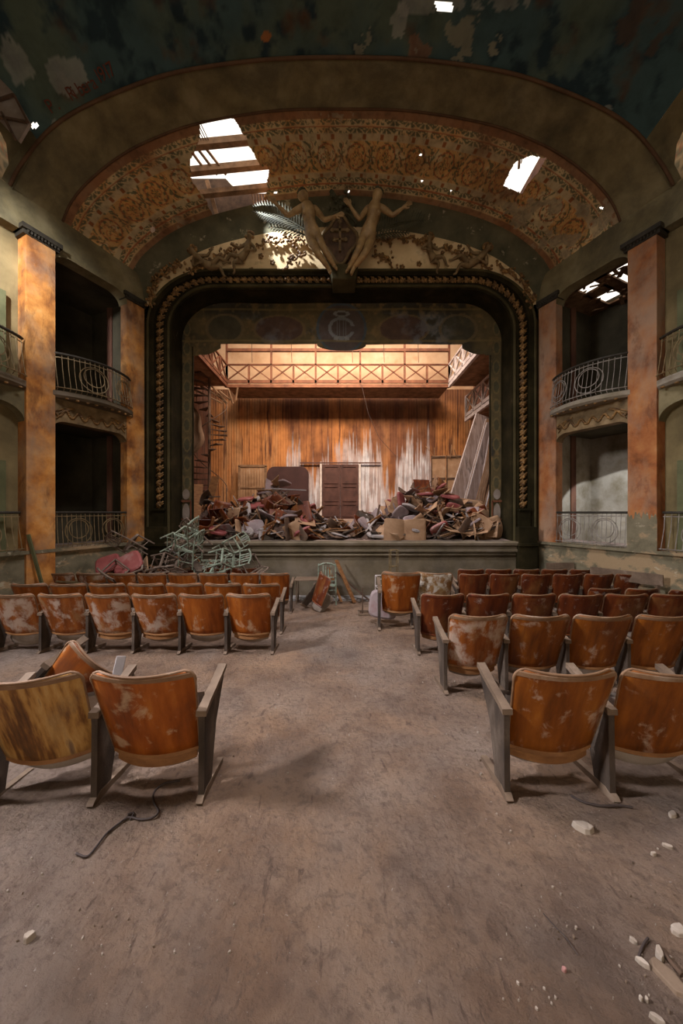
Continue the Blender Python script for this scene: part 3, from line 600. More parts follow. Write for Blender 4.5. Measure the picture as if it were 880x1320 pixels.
# ---- stage
mb=MB(); mb.box((0,7.96,.1),(8.2,.12,1.3)); struct('wall_stage_front',mb,M['stage'])
mb=MB(); 
pf=[(7.80,.86),(7.77,.83),(7.78,.78),(7.84,.75),(7.86,.70),(7.82,.68),(7.82,.63),(7.90,.61),(8.1,.61),(8.1,.87)]
mb.prism(pf,'x',-4.05,4.05); struct('trim_stage_lip',mb,M['stage'])
mb=MB(); mb.tube([(-4,7.86,.55),(4,7.86,.55)],.03,8); struct('trim_stage_pipe',mb,M['stage'],smooth=True)
mb=MB(); mb.box((0,7.75,-.44),(8.0,.36,.10)); struct('trim_stage_step',mb,mat('pale_step',[(.3,(.22,.19,.17)),(.7,(.42,.38,.35))],.9,.4,30,world=True,scale=5))
def sz(Y): return .86+.06*(Y-7.9)
mb=MB(); mb.grid([[(x,y,sz(y)) for x in (-5.7,5.7)] for y in (7.85,14.6)]); struct('floor_stage',mb,M['boards'])
# back wall: corrugated, rust-brown streaks over bleached patches
NXb,NZb=560,150; X=np.linspace(-5.6,5.6,NXb); Z=np.linspace(1.1,6.75,NZb)
XX,ZZ=np.meshgrid(X,Z); xx=XX.ravel(); zz=ZZ.ravel()
yy=14.5+.018*np.sin(xx*2*PI/.16)
mb=MB(); mb.grid([[(X[j],14.5+.006*math.sin(X[j]*2*PI/.11),Z[i]) for j in range(NXb)] for i in range(NZb)])
cols=np.zeros((len(xx),3)); cols[:]=(.46,.185,.06)
s1=fbm(xx*1.0+20,zz*.12+3,3.2,51); s2=fbm(xx+20,zz*.05+7,14,52); s3=fbm(xx+9,zz*.25,1.0,53)
cols=mix(cols,(.46,.22,.09),(s1-.5)*6); cols=mix(cols,(.10,.035,.018),(s2-.58)*6); cols=mix(cols,(.12,.042,.022),np.clip((s3-.5)*5,0,.8))
cols=mix(cols,(.10,.04,.022),np.clip((zz-5.7)/.9+(s2-.5),0,.7))
cols=mix(cols,(.15,.06,.035),np.clip((xx-.2)/2.0,0,.55)*np.clip((zz-3.3)/1.2,0,1)*np.clip((3.9-xx)/1,0,1))
top=3.75+3.2*(fbm(xx+40,xx*0+2,1.0,61)-.36)+1.3*(fbm(xx+11,xx*0+5,9,62)-.5)
wh=np.clip((top-zz)*1.1+ (s2-.5)*3.5+(s1-.5)*2,0,1)*((xx>-2.35)&(xx<3.9))
cols=mix(cols,(.60,.585,.62),wh*.92); cols=mix(cols,(.30,.20,.17),wh*np.clip((s2-.47)*7,0,.75))
cols=mix(cols,(.30,.13,.11),np.clip(1-np.abs(xx-0)/1.0,0,1)*np.clip((3.9-zz),0,.5))
me=mb.mesh('wall_stage_back',M['paint'],False); colour(me,cols); o=bpy.data.objects.new('wall_stage_back',me); COL.objects.link(o); o['kind']='structure'
mb=MB(); mb.box((0,14.6,9.2),(11.4,.12,4.9)); struct('wall_fly_back',mb,M['flycream'])
for s in (-1,1):
    mb=MB(); mb.box((s*5.68,11.5,6.2),(.12,6.3,10.8)); struct('wall_stage_%s'%('left' if s<0 else 'right'),mb,mat('stage_side_wall',[(.3,(.06,.025,.018)),(.7,(.20,.09,.05))],.9,.2,20,world=True,stretch=(1,1,.3)) if s<0 else bpy.data.materials['stage_side_wall'])
    mb=MB(); mb.box((s*4.9,8.75,4.5),(1.9,.12,10.3)); struct('wall_proscenium_back_%s'%('left' if s<0 else 'right'),mb,M['boxwall'])
mb=MB(); mb.box((0,8.75,8.2),(8.2,.12,2.9)); struct('wall_above_proscenium',mb,M['boxwall'])
# painted canvas valance and legs (false proscenium)
NXv,NZv=420,170; X=np.linspace(-4.05,4.05,NXv); Z=np.linspace(.86,7.0,260); NZv=260
def low(x):
    ax=abs(x)
    if ax>3.71: return .86
    zb=5.72
    if ax<.62: return min(zb,5.72-.16*math.sqrt(max(0,1-(ax/.62)**2))-.0)
    if ax>3.0:
        t=(ax-3.0)/.71
        return zb-.10-.12*t-.18*math.sin(t*PI)*.5 if ax<3.55 else zb-.28
    return zb
lo=np.array([low(x) for x in X])
XX,ZZ=np.meshgrid(X,Z); xx=XX.ravel(); zz=ZZ.ravel(); LO=np.tile(lo,NZv)
f1=fbm(xx+20,zz+4,1.4,71); f2=fbm(xx+20,zz+4,7,72)
cols=np.zeros((len(xx),3)); cols[:]=(.12,.085,.035)
cols=mix(cols,(.055,.045,.028),(f1-.45)*5); cols=mix(cols,(.19,.12,.045),(f2-.55)*6)
def orn(cx,cz,rx,rz,c,w=.12,fill=None):
    global cols
    r=np.hypot((xx-cx)/rx,(zz-cz)/rz)
    if fill is not None: cols=mix(cols,fill,(r<1)*.8)
    cols=mix(cols,c,(np.abs(r-1)<w)*.85)
for s in (-1,1):
    orn(s*1.55,6.1,.62,.34,(.17,.11,.045),.06,(.10,.05,.035)); orn(s*2.9,6.1,.45,.35,(.16,.11,.05),.08,(.07,.06,.035))
    for k in range(11): orn(s*3.85,1.3+k*.48,.08,.16,(.19,.13,.05),.15,(.08,.07,.035))
cols=mix(cols,(.10,.07,.06),(np.hypot(xx,(zz-6.12)/1.0)<.62)*.9)
orn(0,6.12,.60,.60,(.07,.09,.10),.05)
r=np.hypot(xx/.29,(zz-6.12)/.25); cols=mix(cols,(.23,.23,.22),((np.abs(r-1)<.14)&~((xx>.12)&(np.abs(zz-6.12)<.07)))*.85)
cols=mix(cols,(.19,.19,.18),((np.abs(xx)<.13)&(np.abs(zz-6.12)<.2)&(np.abs(((xx+.13)/.052)%1-.5)<.18))*.7)
orn(0,6.48,.16,.06,(.30,.29,.26),.3); orn(0,5.86,.15,.05,(.26,.25,.22),.3)
cols=mix(cols,(.20,.14,.05),((np.abs(zz-6.58)<.03)|(np.abs(zz-5.80)<.02))*.7)
cols=mix(cols,(.20,.21,.22),np.clip((f1-.50)*6,0,1)*np.clip((2.9-np.abs(xx))*2,0,1)*np.clip((6.55-zz)*5,0,1)*np.clip((f2-.40)*5,0,1)*(zz>5.7)*.5)
Zc=np.maximum(zz,LO); 
yy=8.5+.012*np.sin(xx*3)+.01*np.sin(zz*2.3+xx)
mb=MB(); mb.v=list(zip(xx,yy,Zc))
keep=ZZ>=XX*0+lo-.03
mb.f=[(i*NXv+j,i*NXv+j+1,(i+1)*NXv+j+1,(i+1)*NXv+j) for i in range(NZv-1) for j in range(NXv-1) if Z[i+1]>max(lo[j],lo[j+1])]
va=thing('painted_stage_valance','dark painted canvas valance with letter C monogram and side legs in stage opening','curtain',(0,8.5,.86))
me=mb.mesh('canvas',M['cloth'],True); colour(me,cols); me.transform(Matrix.Translation((0,-8.5,-.86))); o=bpy.data.objects.new('canvas',me); COL.objects.link(o); o.parent=va
sm=o.modifiers.new('s','SOLIDIFY'); sm.thickness=.012
for s in (-1,1):
    mb=MB(); mb.box((s*3.71,.03,2.4),(.03,.05,4.8)); mb.build('edge_batten',M['green'],va)
    # bare timber and canvas patch at the foot of each leg
    mb=MB(); mb.box((s*3.85,-.03,.5),(.24,.02,.03)); mb.box((s*3.85,-.03,.95),(.24,.02,.05)); mb.box((s*3.74,-.03,.45),(.03,.02,1.0)); mb.build('batten',M['beam'],va)
    for zc_,hz in ((1.12,.13),(.66,.24)):
        q=MB(); q.v=[(s*3.86+.09*math.cos(a),-.022,zc_+hz*math.sin(a)) for a in [2*PI*k/16 for k in range(16)]]; q.f=[tuple(range(16))]; q.build('bare_patch',M['seat'],va)
# ================================================================ CINEMA SEATS
def back_mesh(w0,w1,z0,z1,lean,curve,th,N=12,K=12,rad=.07):
    mb=MB()
    def hw(z):
        h=(w0+(w1-w0)*(z-z0)/(z1-z0))/2
        d=z1-z
        if d<rad: h-=rad*(1-math.sqrt(max(0,1-((rad-d)/rad)**2)))
        return h
    def pt(u,z,off):
        h=hw(z); x=u*h; zz=z-(.018*(1-u*u) if z<z0+.01 else 0)-.012*(1-u*u)*((z-z0)/(z1-z0))
        return (x,-lean*(z-z0)/(z1-z0)+curve*u*u+off,zz)
    zs=[z0+(z1-z0-rad)*k/8 for k in range(9)]+[z1-rad+rad*math.sin(PI/2*k/5) for k in range(1,6)]
    us=[-1+2*k/N for k in range(N+1)]
    f=[[pt(u,z,0) for u in us] for z in zs]; b=[[pt(u,z,th) for u in us] for z in zs]
    mb.grid(f); mb.grid([r[::-1] for r in b])
    mb.grid([[r[0] for r in b],[r[0] for r in f]]); mb.grid([[r[-1] for r in f],[r[-1] for r in b]]); mb.grid([f[-1],b[-1]]); mb.grid([b[0],f[0]])
    return mb,pt,hw
bk,pt,hw=back_mesh(.470,.545,.235,.765,.20,.060,.014,rad=.055)
rim=MB()
zs=[.25,.35,.45,.55,.65,.69]+[.71+.055*math.sin(PI/2*k/5) for k in range(6)]
path=[pt(-1,z,.004) for z in zs]+[pt(-1+2*k/12,.765,.004) for k in range(1,12)]+[pt(1,z,.004) for z in zs[::-1]]
# dedupe
pp=[Vector(path[0])]
for q in path[1:]:
    if (Vector(q)-pp[-1]).length>.008: pp.append(Vector(q))
rim.tube(pp,[.006]*6+[.0085]*(len(pp)-12)+[.006]*6,6)
topb=MB(); 
for dz in (0,): 
    rows=[[pt(-1+2*k/12,z,o_) for k in range(13)] for z,o_ in ((.728,-.001),(.73,-.004),(.752,-.005),(.758,-.003))]; topb.grid(rows)
bot=MB(); rows=[[ (p[0],p[1]+o_,p[2]+dz) for p in [pt(-1+2*k/12,.235,0) for k in range(13)]] for dz,o_ in ((.022,-.002),(.022,-.007),(-.0,-.009),(-.006,0),(-.0,.012))]; bot.grid(rows)
low=MB(); rows=[[ (p[0]*.93,p[1]+o_,p[2]+dz) for p in [pt(-1+2*k/12,.235,0) for k in range(13)]] for dz,o_ in ((.0,.006),(-.055,.008),(-.055,.022),(.0,.02))]; low.grid(rows)
st=MB(); rows=[]
for z,o_,wd in ((.50,.10,.40),(.30,.085,.44),(.17,.075,.44),(.115,.085,.40),(.10,.12,.34),(.13,.155,.38),(.30,.165,.44),(.5,.17,.42)):
    rows.append([((-1+2*k/10)*wd/2,o_+.035*(-1+2*k/10)**2,z+.03*(-1+2*k/10)**2*(z<.2)) for k in range(11)])
st.grid(rows); st.grid([[r[0] for r in rows],[(r[0][0],r[0][1]+.02,r[0][2]) for r in rows]])
sp=MB(); sp.prism([(-.035,.0),(.085,.0),(.10,.10),(.15,.34),(.30,.585),(.02,.485),(-.055,.48),(-.045,.28)],'x',-.016,.016)
ar=MB()
prof=[(-.065,.480),(.0,.500),(.15,.545),(.31,.605)]
for i in range(3):
    (y0,z0),(y1,z1)=prof[i],prof[i+1]; w0=(.028,.024,.024,.026)[i]; w1=(.024,.024,.026,.024)[i]
    ar.add([(-w0,y0,z0),(w0,y0,z0),(w0,y0,z0+.032),(-w0,y0,z0+.032),(-w1,y1,z1),(w1,y1,z1),(w1,y1,z1+.032),(-w1,y1,z1+.032)],[(0,1,2,3),(4,7,6,5),(0,4,5,1),(1,5,6,2),(2,6,7,3),(3,7,4,0)])
ft=MB(); ft.prism([(-.06,0),(.30,0),(.30,.03),(.0,.05),(-.05,.03),(-.07,.012)],'x',-.018,.018)
import bmesh
def finish(mb,name,m,smooth=True):
    me=mb.mesh(name,m,smooth); bm=bmesh.new(); bm.from_mesh(me); bmesh.ops.remove_doubles(bm,verts=bm.verts,dist=.0004); bmesh.ops.recalc_face_normals(bm,faces=bm.faces); bm.to_mesh(me); bm.free(); return me
ME={}
for k in ('wood','wooddk','woodbr','woodwh','woodstreak'): ME['back_'+k]=finish(bk,'backrest',M[k])
ME['rim']=finish(rim,'backrest_rim',M['rim']); ME['top']=finish(topb,'top_band',M['rim'],False); ME['topdk']=finish(topb,'top_band',M['wooddk'],False); ME['bot']=finish(bot,'bottom_rail',M['strip'],False); ME['botdk']=finish(bot,'bottom_rail',M['wooddk'],False)
ME['low']=finish(low,'lower_strip',M['strip'],False); ME['seat']=finish(st,'seat',M['seat']); ME['side']=finish(sp,'side_panel',M['side'],False); ME['arm']=finish(ar,'armrest',M['arm'],False); ME['foot']=finish(ft,'foot',M['arm'],False)
def part(me,parent,name=None,loc=None,rot=None):
    o=bpy.data.objects.new(name or me.name.split('.')[0],me); COL.objects.link(o); o.parent=parent
    if loc: o.location=loc
    if rot: o.rotation_euler=rot
    return o
def seat(loc,rot,label,wood='wood',pitch=.57,left=True,right=False,low=False,seatdz=0.,arm_only=False,group=None,sc_=1,seated=True):
    t=thing('cinema_seat',label,'seat',loc,rot,group); t.scale=(sc_*pitch/.57,sc_,sc_)
    part(ME['back_'+wood],t); part(ME['rim'],t); part(ME['bot' if wood!='wooddk' else 'botdk'],t)
    part(ME['top' if wood!='wooddk' else 'topdk'],t)
    if low: part(ME['low'],t)
    if seated: part(ME['seat'],t,loc=(0,0,seatdz))
    for f,x in ((left,-.285),(right,.285)):
        if f: part(ME['side'],t,loc=(x,0,0)); part(ME['arm'],t,loc=(x,0,0)); part(ME['foot'],t,loc=(x,.0,0))
    return t
ordn=['nearest','second','third','fourth','fifth']
cnt=['first','second','third','fourth','fifth','sixth','seventh','eighth','ninth','tenth','eleventh']
TILT=-.057
def row(block,ri,Y0,xa,pitch,n,wood,rz=0,looks={},lows=(),gap=None,desc=None,ends=True,dz=0):
    """seats from the aisle outwards; xa = aisle-side edge of the first seat"""
    sg=-1 if block=='left' else 1
    for i in range(n):
        x=xa+sg*pitch*(i+.5); y=Y0-abs(x-xa)*math.tan(rz)+random.uniform(-.008,.008)
        if block=='right': l,r=True,(i==n-1)
        else: l,r=(i==n-1),True
        look=looks.get(i,'dark red wooden' if wood=='wooddk' else 'reddish brown wooden')
        where='beside the aisle' if i==0 else '%s seat from the aisle'%cnt[i]
        lab='%s cinema seat, %s, %s, %s block'%(look,where,desc or ordn[ri]+' row',block)
        lab=' '.join(lab.split())
        wd=wood if not(block=='left' and ri==1 and i>=2) else 'woodwh'
        if block=='right' and ri==1 and i in (0,1): wd='woodwh' if i==0 else 'woodbr'
        if block=='left' and ri==3 and i>=6: wd='woodwh'
        s=seat((x,y,floor_z(y)+dz+.004),(TILT+random.uniform(-.012,.012),0,sg*-rz+random.uniform(-.012,.012)),lab,wd,pitch,l,r,low=(i in lows),seatdz=random.choice((0,0,.02,-.05 if i not in lows else 0)))
row('right',0,2.00,.955,.60,2,'woodbr',.02,{0:'orange brown scratched wooden',1:'redder worn wooden'},lows=(0,))
row('right',1,3.26,.985,.575,5,'woodbr',.01,{0:'white mottled wooden',1:'scuffed wooden',2:'clean dark wooden'},lows=(0,))
row('right',2,4.30,.965,.568,7,'wooddk',0,{},lows=(0,))
row('right',3,6.28,2.12,.568,7,'wooddk',0,{2:'ochre scuffed wooden'},desc='fourth row')
row('right',4,7.05,2.36,.568,5,'wooddk',0,{},desc='row nearest the stage')
row('left',0,1.98,-.80,.60,1,'wood',.03,{0:'orange brown peeling wooden'},lows=(0,))
row('left',1,4.32,-.865,.585,7,'wood',0,{0:'clean orange wooden',1:'plain orange wooden',2:'yellow patched wooden',3:'white spotted wooden',4:'white ringed wooden',5:'whitened streaky wooden'},lows=(0,2,3))
row('left',2,5.16,-.905,.575,7,'wood',0,{0:'orange wooden'})
row('left',3,6.42,-.95,.572,10,'wood',0,{0:'orange wooden'})
row('left',4,7.25,-1.75,.572,6,'wooddk',0,{},desc='row nearest the stage')
# second seat of the nearest left row: sagging, streaked
y=1.95; seat((-1.69,y,floor_z(y)-.012),(TILT,-.05,.10),'streaked ochre cinema seat with sagging back at the left edge, nearest row','woodstreak',.60,True,False,seatdz=.02)
# row slewed out of line between the third and fourth rows of the right block
for i,(x,y) in enumerate(((3.93,5.16),(4.45,5.12),(4.97,5.0))):
    seat((x,y,floor_z(y)-.08),(TILT-.05,.02,.10),'dark cinema seat, %s in the slewed row behind the third row, right block'%cnt[i],'wooddk',.56,True,i==2)
# upright pair beside the aisle, one with flaking plaster all over
seat((.90,5.33,floor_z(5.33)),(-.06,.02,-.05),'upright orange cinema seat leading the loose pair beside the aisle near the stage','wood',.52,True,False,seatdz=.05,sc_=1.2)
M['splat']=mat('plaster_splattered_plywood',[(.3,(.22,.08,.03)),(.5,(.30,.16,.06)),(.7,(.5,.40,.22))],.8,.5,50,[((.62,.56,.48),9,.52,.05,(1,1,1),.9),((.05,.03,.02),3.5,.60,.06,(1,1,1),.9)],scale=6)
ME['back_splat']=finish(bk,'backrest',M['splat'])
s=seat((1.43,5.42,floor_z(5.42)),(-.05,.02,-.10),'cinema seat splattered with yellow and white plaster, second of the loose pair','wood',.52,True,True,seatdz=.05,sc_=1.18)
[c for c in s.children if c.name.startswith('backrest') and not c.name.startswith('backrest_rim')][0].data=ME['back_splat']
for c in list(s.children):
    if c.name.startswith('top_band'): bpy.data.objects.remove(c)
# seat thrown back against the row at the left, and its loose arm
seat((-2.22,2.42,-.13),(R(-8),R(40),R(8)),'cinema seat tipped over behind the nearest left row, pale rim up','wood',.57,True,False,seatdz=0)
o=MB().prism([(-.05,.0),(.05,.0),(.075,.32),(-.03,.34)],'x',-.03,.03)
t=tag(o.build('armrest_post',M['paledust'],bevel=.004),'pale grey loose armrest post standing up behind the nearest left seats','armrest'); t.location=(-1.60,2.35,.18); t.rotation_euler=(R(-20),R(12),R(30))
o=MB().prism([(-.12,.0),(.12,.0),(.15,.30),(-.10,.32)],'x',-.02,.02)
t=tag(o.build('loose_side_panel',M['arm'],bevel=.004),'brown loose side panel leaning beside the pale grey armrest post','panel'); t.location=(-1.45,2.40,.05); t.rotation_euler=(R(25),R(-25),R(-50))
# collapsed seat past the aisle end of the fourth left row
seat((-.66,6.55,floor_z(6.5)),(R(-35),R(12),R(-60)),'collapsed cinema seat at the aisle end of the fourth left row','wooddk',.5,True,False)
# slumped wooden benches at the right end before the plinth
for i,(x0,y0,x1,y1,z) in enumerate(((4.92,6.75,5.42,5.75,.36),(4.35,7.25,4.9,7.2,.36))):
    mb=MB(); mb.bar((x0,y0,z),(x1,y1,z+.02),.03,.2,up=(0,0,1)); 
    o=tag(mb.build('broken_bench_back',M['arm'],bevel=.004),('long dusty bench back slumped before the plinth at the right edge','short grey bench back behind the last right row')[i],'bench')
    mb=MB(); mb.bar((x0+.1,y0,z-.05),(x0+.1,y0,floor_z(y0)),.05); mb.bar((x1-.1,y1,z-.05),(x1-.1,y1,floor_z(y1)),.05); mb.build('leg',M['arm'],o)
# ================================================================ MINT CHAIRS
def slat_chair_parts(mt='mint'):
    P=[]
    def add(n,mb): P.append((n,mb.mesh(n,M[mt],False)))
    for sx in (-1,1):
        add('leg',MB().tube([(sx*.19,-.18,0),(sx*.18,-.17,.44),(sx*.175,-.21,.88)],[.019,.019,.015],6)); add('leg',MB().tube([(sx*.18,.18,0),(sx*.17,.17,.44)],.019,6))
    add('top_rail',MB().tube([(-.175,-.21,.84),(-.09,-.225,.885),(0,-.23,.895),(.09,-.225,.885),(.175,-.21,.84)],.020,6))
    add('back_rail',MB().tube([(-.175,-.20,.60),(0,-.215,.585),(.175,-.20,.60)],.014,6))
    for x in (-.08,-.03,.03,.08): P.append(('slat',MB().bar((x,-.212,.59),(x,-.225,.88),.022,.010,up=(0,1,0)).mesh('slat',M[mt])))
    f=MB(); 
    for a,b in (((-.18,-.18,.43),(.18,-.18,.43)),((-.18,.18,.43),(.18,.18,.43)),((-.18,-.18,.43),(-.18,.18,.43)),((.18,-.18,.43),(.18,.18,.43))): f.bar(a,b,.025,.05)
    add('seat_frame',f)
    s=MB(); 
    for a,b in (((-.18,-.17,.2),(.18,-.17,.2)),((-.18,.17,.24),(.18,.17,.24)),((-.18,-.17,.14),(-.18,.17,.14)),((.18,-.17,.14),(.18,.17,.14))): s.tube([a,b],.010,5)
    add('stretcher',s); return P
SC=slat_chair_parts(); SCB=slat_chair_parts('brownframe')
def slat_chair(loc,rot,label,skip=(),group=None,mtl=None):
    t=thing('slat_back_chair',label,'chair',loc,rot,group)
    for n_,me in (SCB if mtl else SC):
        if n_ in skip: continue
        part(me,t,n_)
    return t
slat_chair((-.30,7.30,floor_z(7.3)),(0,0,R(0)),'mint green slat-back chair without a seat standing before the stage front')
for i,(p,rot,lab) in enumerate((
    (px(245,728,7.0),(R(12),R(-15),R(80)),'upper mint chair of the ladder-like stack facing the stage, tangled heap'),
    (px(242,706,7.05),(R(20),R(-28),R(70)),'mint chair lying on edge at the crest of the tangled heap'),
    (px(228,722,6.9),(R(-70),R(25),R(30)),'brown chair frame with back slats turned down in the tangled heap'),
    (px(262,735,6.9),(R(-95),R(10),R(-40)),'mint chair fallen on its back on the aisle side of the heap'),
    (px(285,712,7.2),(R(-60),R(60),R(10)),'mint chair hooked over the corner of the stage front'),
    (px(200,730,6.8),(R(75),R(30),R(60)),'pale chair with legs upward in the middle of the heap'),
    (px(178,735,6.9),(R(110),R(-20),R(20)),'pale chair overturned beside the red cushions in the heap'),
    (px(215,705,7.2),(R(40),R(70),R(120)),'mint chair leaning against the stage pedestal at the back of the heap'),
    (px(300,735,7.0),(R(-100),R(-40),R(80)),'mint chair frame lying lowest before the stage front'),
    (px(160,728,7.1),(R(150),R(20),R(-50)),'weathered chair frame farthest from the aisle in the heap'),
    (px(190,712,7.3),(R(30),R(-50),R(-20)),'dark weathered chair on top of the heap under the box railing'),
    (px(262,712,7.1),(R(-25),R(35),R(150)),'brown chair frame wedged behind the ladder-like mint stack'),
    (px(225,742,6.7),(R(95),R(15),R(-80)),'brown chair frame lying lowest in the middle of the heap'),
    (px(315,728,7.3),(R(80),R(-25),R(40)),'brown chair frame at the aisle end of the heap'),
    (px(150,742,6.7),(R(60),R(40),R(10)),'brown chair frame beneath the red cushions'),
    (px(275,725,6.95),(R(55),R(-60),R(100)),'small mint chair crossing the front of the heap'))):
    t=slat_chair(p,rot,lab,mtl=i in (2,5,6,9,10,11,12,13,14)); t.scale=(.88,)*3
# ================================================================ PILES
piece={}
def reg(n,mb,m,smooth=False): piece.setdefault(n,[]).append(finish(mb,n,M[m],smooth))
for m_ in ('wooddk','tanply','darkbit'): 
    q=MB(); q.v=[(x,y,z-.5) for x,y,z in bk.v]; q.f=list(bk.f); reg('broken_seat_back',q,m_,True)
for m_ in ('redcush','greycush','paledust'):
    q=MB(); rows=[]
    for z,wd in ((-.035,.42),(-.02,.46),(.02,.46),(.04,.40)): rows.append([(wd/2*math.copysign(abs(math.cos(a))**.5,math.cos(a)),wd*.46*math.copysign(abs(math.sin(a))**.5,math.sin(a)),z) for a in [2*PI*k/20 for k in range(21)]])
    q.grid(rows); q.add([r for r in rows[0][:-1]],[tuple(range(20))]); q.add([r for r in rows[-1][:-1]],[tuple(range(20))]); reg('seat_cushion',q,m_,False)
for m_ in ('darkbit','tanply','strip','paledust'):
    reg('broken_plank',MB().box((0,0,0),(.06,.75,.022)),m_); 
for m_ in ('tanply','wooddk','greycush'):
    reg('plywood_panel',MB().box((0,0,0),(.46,.42,.012)),m_)
for m_ in ('side','tanply'):
    q=MB(); q.v=[(x,y,z-.3) for x,y,z in sp.v]; q.f=list(sp.f); reg('loose_side_panel',q,m_)
for m_ in ('arm','strip'):
    q=MB(); q.v=[(x,y-.1,z-.55) for x,y,z in ar.v]; q.f=list(ar.f); reg('wooden_fragment',q,m_)
reg('chair_rod',MB().tube([(0,-.35,0),(.02,.0,.01),(0,.35,0)],.011,5),'paledust'); reg('chair_rod',MB().tube([(0,-.35,0),(.02,.0,.01),(0,.35,0)],.011,5),'darkbit')
cname={'wooddk':'dark red','tanply':'tan','darkbit':'blackened','redcush':'red','greycush':'mauve grey','paledust':'pale grey','strip':'orange brown','side':'grimy','arm':'dusty brown'}
mname={M[k].name:k for k in M}
knames={'broken_seat_back':('curved seat back','seat back'),'seat_cushion':('seat cushion','cushion'),'broken_plank':('narrow plank','plank'),'plywood_panel':('square plywood panel','panel'),'loose_side_panel':('seat side panel','panel'),'wooden_fragment':('armrest stub','fragment'),'chair_rod':('thin chair rod','rod')}
def drop(kind,loc,rot,where,group,scale=1,mi=None):
    ms=piece[kind]; me=ms[random.randrange(len(ms)) if mi is None else mi]; c=cname[mname[me.materials[0].name]]
    o=bpy.data.objects.new(kind,me); COL.objects.link(o); o.location=loc; o.rotation_euler=rot; o.scale=(scale,)*3
    tag(o,'%s %s %s'%(c,knames[kind][0],where),knames[kind][1],'%s %s'%(c,group)); o['fam']='%s %s'%(c,knames[kind][0]); DROPPED.append(o); return o
rp=random.Random(11); DROPPED=[]
def pile(hf,x0,x1,y0,y1,n,wherefn,group,base,kinds,bias=None,heapname='debris_heap'):
    # a core of dust and splinters under the loose pieces
    gx=[x0+(x1-x0)*k/50 for k in range(51)]; gy=[y0+(y1-y0)*k/36 for k in range(37)]
    mb=MB(); mb.grid([[(x,y,base(y)+max(-.03,hf(x,y)*.72-.02+.10*noise.fractal(Vector((x*4,y*4,1)),1,2,4))) for x in gx] for y in gy])
    o=mb.build(heapname,M['heap'],smooth=False); tag(o,'dark mass of dust and splinters under the broken seats '+group.split(' pile ')[-1],'debris',kind='stuff')
    k=0; tries=0
    while k<n and tries<9000:
        tries+=1
        x=rp.uniform(x0,x1); y=rp.uniform(y0,y1) if rp.random()<.5 else y0+(y1-y0)*rp.random()**1.8; h=hf(x,y)
        if h<.05: continue
        f=1 if rp.random()<.7 else rp.uniform(.5,1)
        kd=rp.choices([a for a,_ in kinds],[b for _,b in kinds])[0]
        fl=1 if h<.25 else 0
        # slope-following tilt plus scatter
        e=.12; gxs=(hf(x+e,y)-hf(x-e,y))/(2*e); gys=(hf(x,y+e)-hf(x,y-e))/(2*e)
        rx=math.atan(gys)*.8+rp.gauss(0,.45); ry=-math.atan(gxs)*.8+rp.gauss(0,.45)
        if kd=='broken_seat_back': rx+=R(rp.choice((70,90,-80,100)))*(1 if rp.random()<.85 else 0)
        if kd in('loose_side_panel','wooden_fragment'): ry+=R(80)
        random.seed(k*7+int(x0*100))
        drop(kd,(x,y,base(y)+h*f+.03),(rx,ry,rp.uniform(0,2*PI)),wherefn(x,y,h),group,rp.uniform(.8,1.08)); k+=1
def hL(x,y):
    # crest seen at px 350-375
    c=0
    for (cx,cy,sx,sy,hh) in ((-1.75,9.7,.62,.75,1.25),(-2.5,9.4,.7,.7,.85),(-1.0,9.0,.55,.5,.6),(-3.7,9.2,.45,.7,.95),(-3.0,8.8,.9,.5,.55),(-1.7,8.6,.8,.4,.5),(-.3,8.9,.6,.5,.30)):
        c=max(c,hh*math.exp(-((x-cx)/sx)**2-((y-cy)/sy)**2))+.12*hh*math.exp(-((x-cx)/sx)**2-((y-cy)/sy)**2)
    return c
def hR(x,y):
    c=0
    for (cx,cy,sx,sy,hh) in ((2.5,9.6,.8,.75,1.20),(1.75,9.3,.55,.7,1.0),(3.2,9.2,.6,.6,.75),(2.2,8.7,.9,.42,.62),(3.7,8.7,.5,.4,.40),(.9,9.0,.5,.5,.40),(3.1,8.5,.8,.35,.45)):
        c=max(c,hh*math.exp(-((x-cx)/sx)**2-((y-cy)/sy)**2))+.12*hh*math.exp(-((x-cx)/sx)**2-((y-cy)/sy)**2)
    return c
def wl(side):
    def f(x,y,h):
        d='front' if y<8.75 else ('crest' if h>.8 else 'slope')
        ax=abs(x); e='near the middle of the stage' if ax<1.6 else ('toward the outer end' if ax>2.9 else 'midway along')
        return 'on the %s of the pile, %s, %s side'%(d,e,side)
    return f
PN={}
KL=[('broken_seat_back',5),('seat_cushion',2.4),('broken_plank',7),('plywood_panel',4),('loose_side_panel',4),('wooden_fragment',2),('chair_rod',3)]
n0=len(DROPPED); pile(hL,-3.62,.1,8.15,10.6,265,wl('left'),'seat wreckage pile on the left of the stage',sz,KL); PN['left stage pile']=DROPPED[n0:]
n0=len(DROPPED); pile(hR,.35,3.62,8.15,10.6,265,wl('right'),'seat wreckage pile on the right of the stage',sz,KL); PN['right stage pile']=DROPPED[n0:]
ords=['first','second','third','fourth','fifth','sixth','seventh','eighth','ninth','tenth','eleventh','twelfth']
def ordinal(k):
    if k<12: return ords[k]
    n=k+1; return '%d%s'%(n,'th' if n%100 in (11,12,13) else {1:'st',2:'nd',3:'rd'}.get(n%10,'th'))
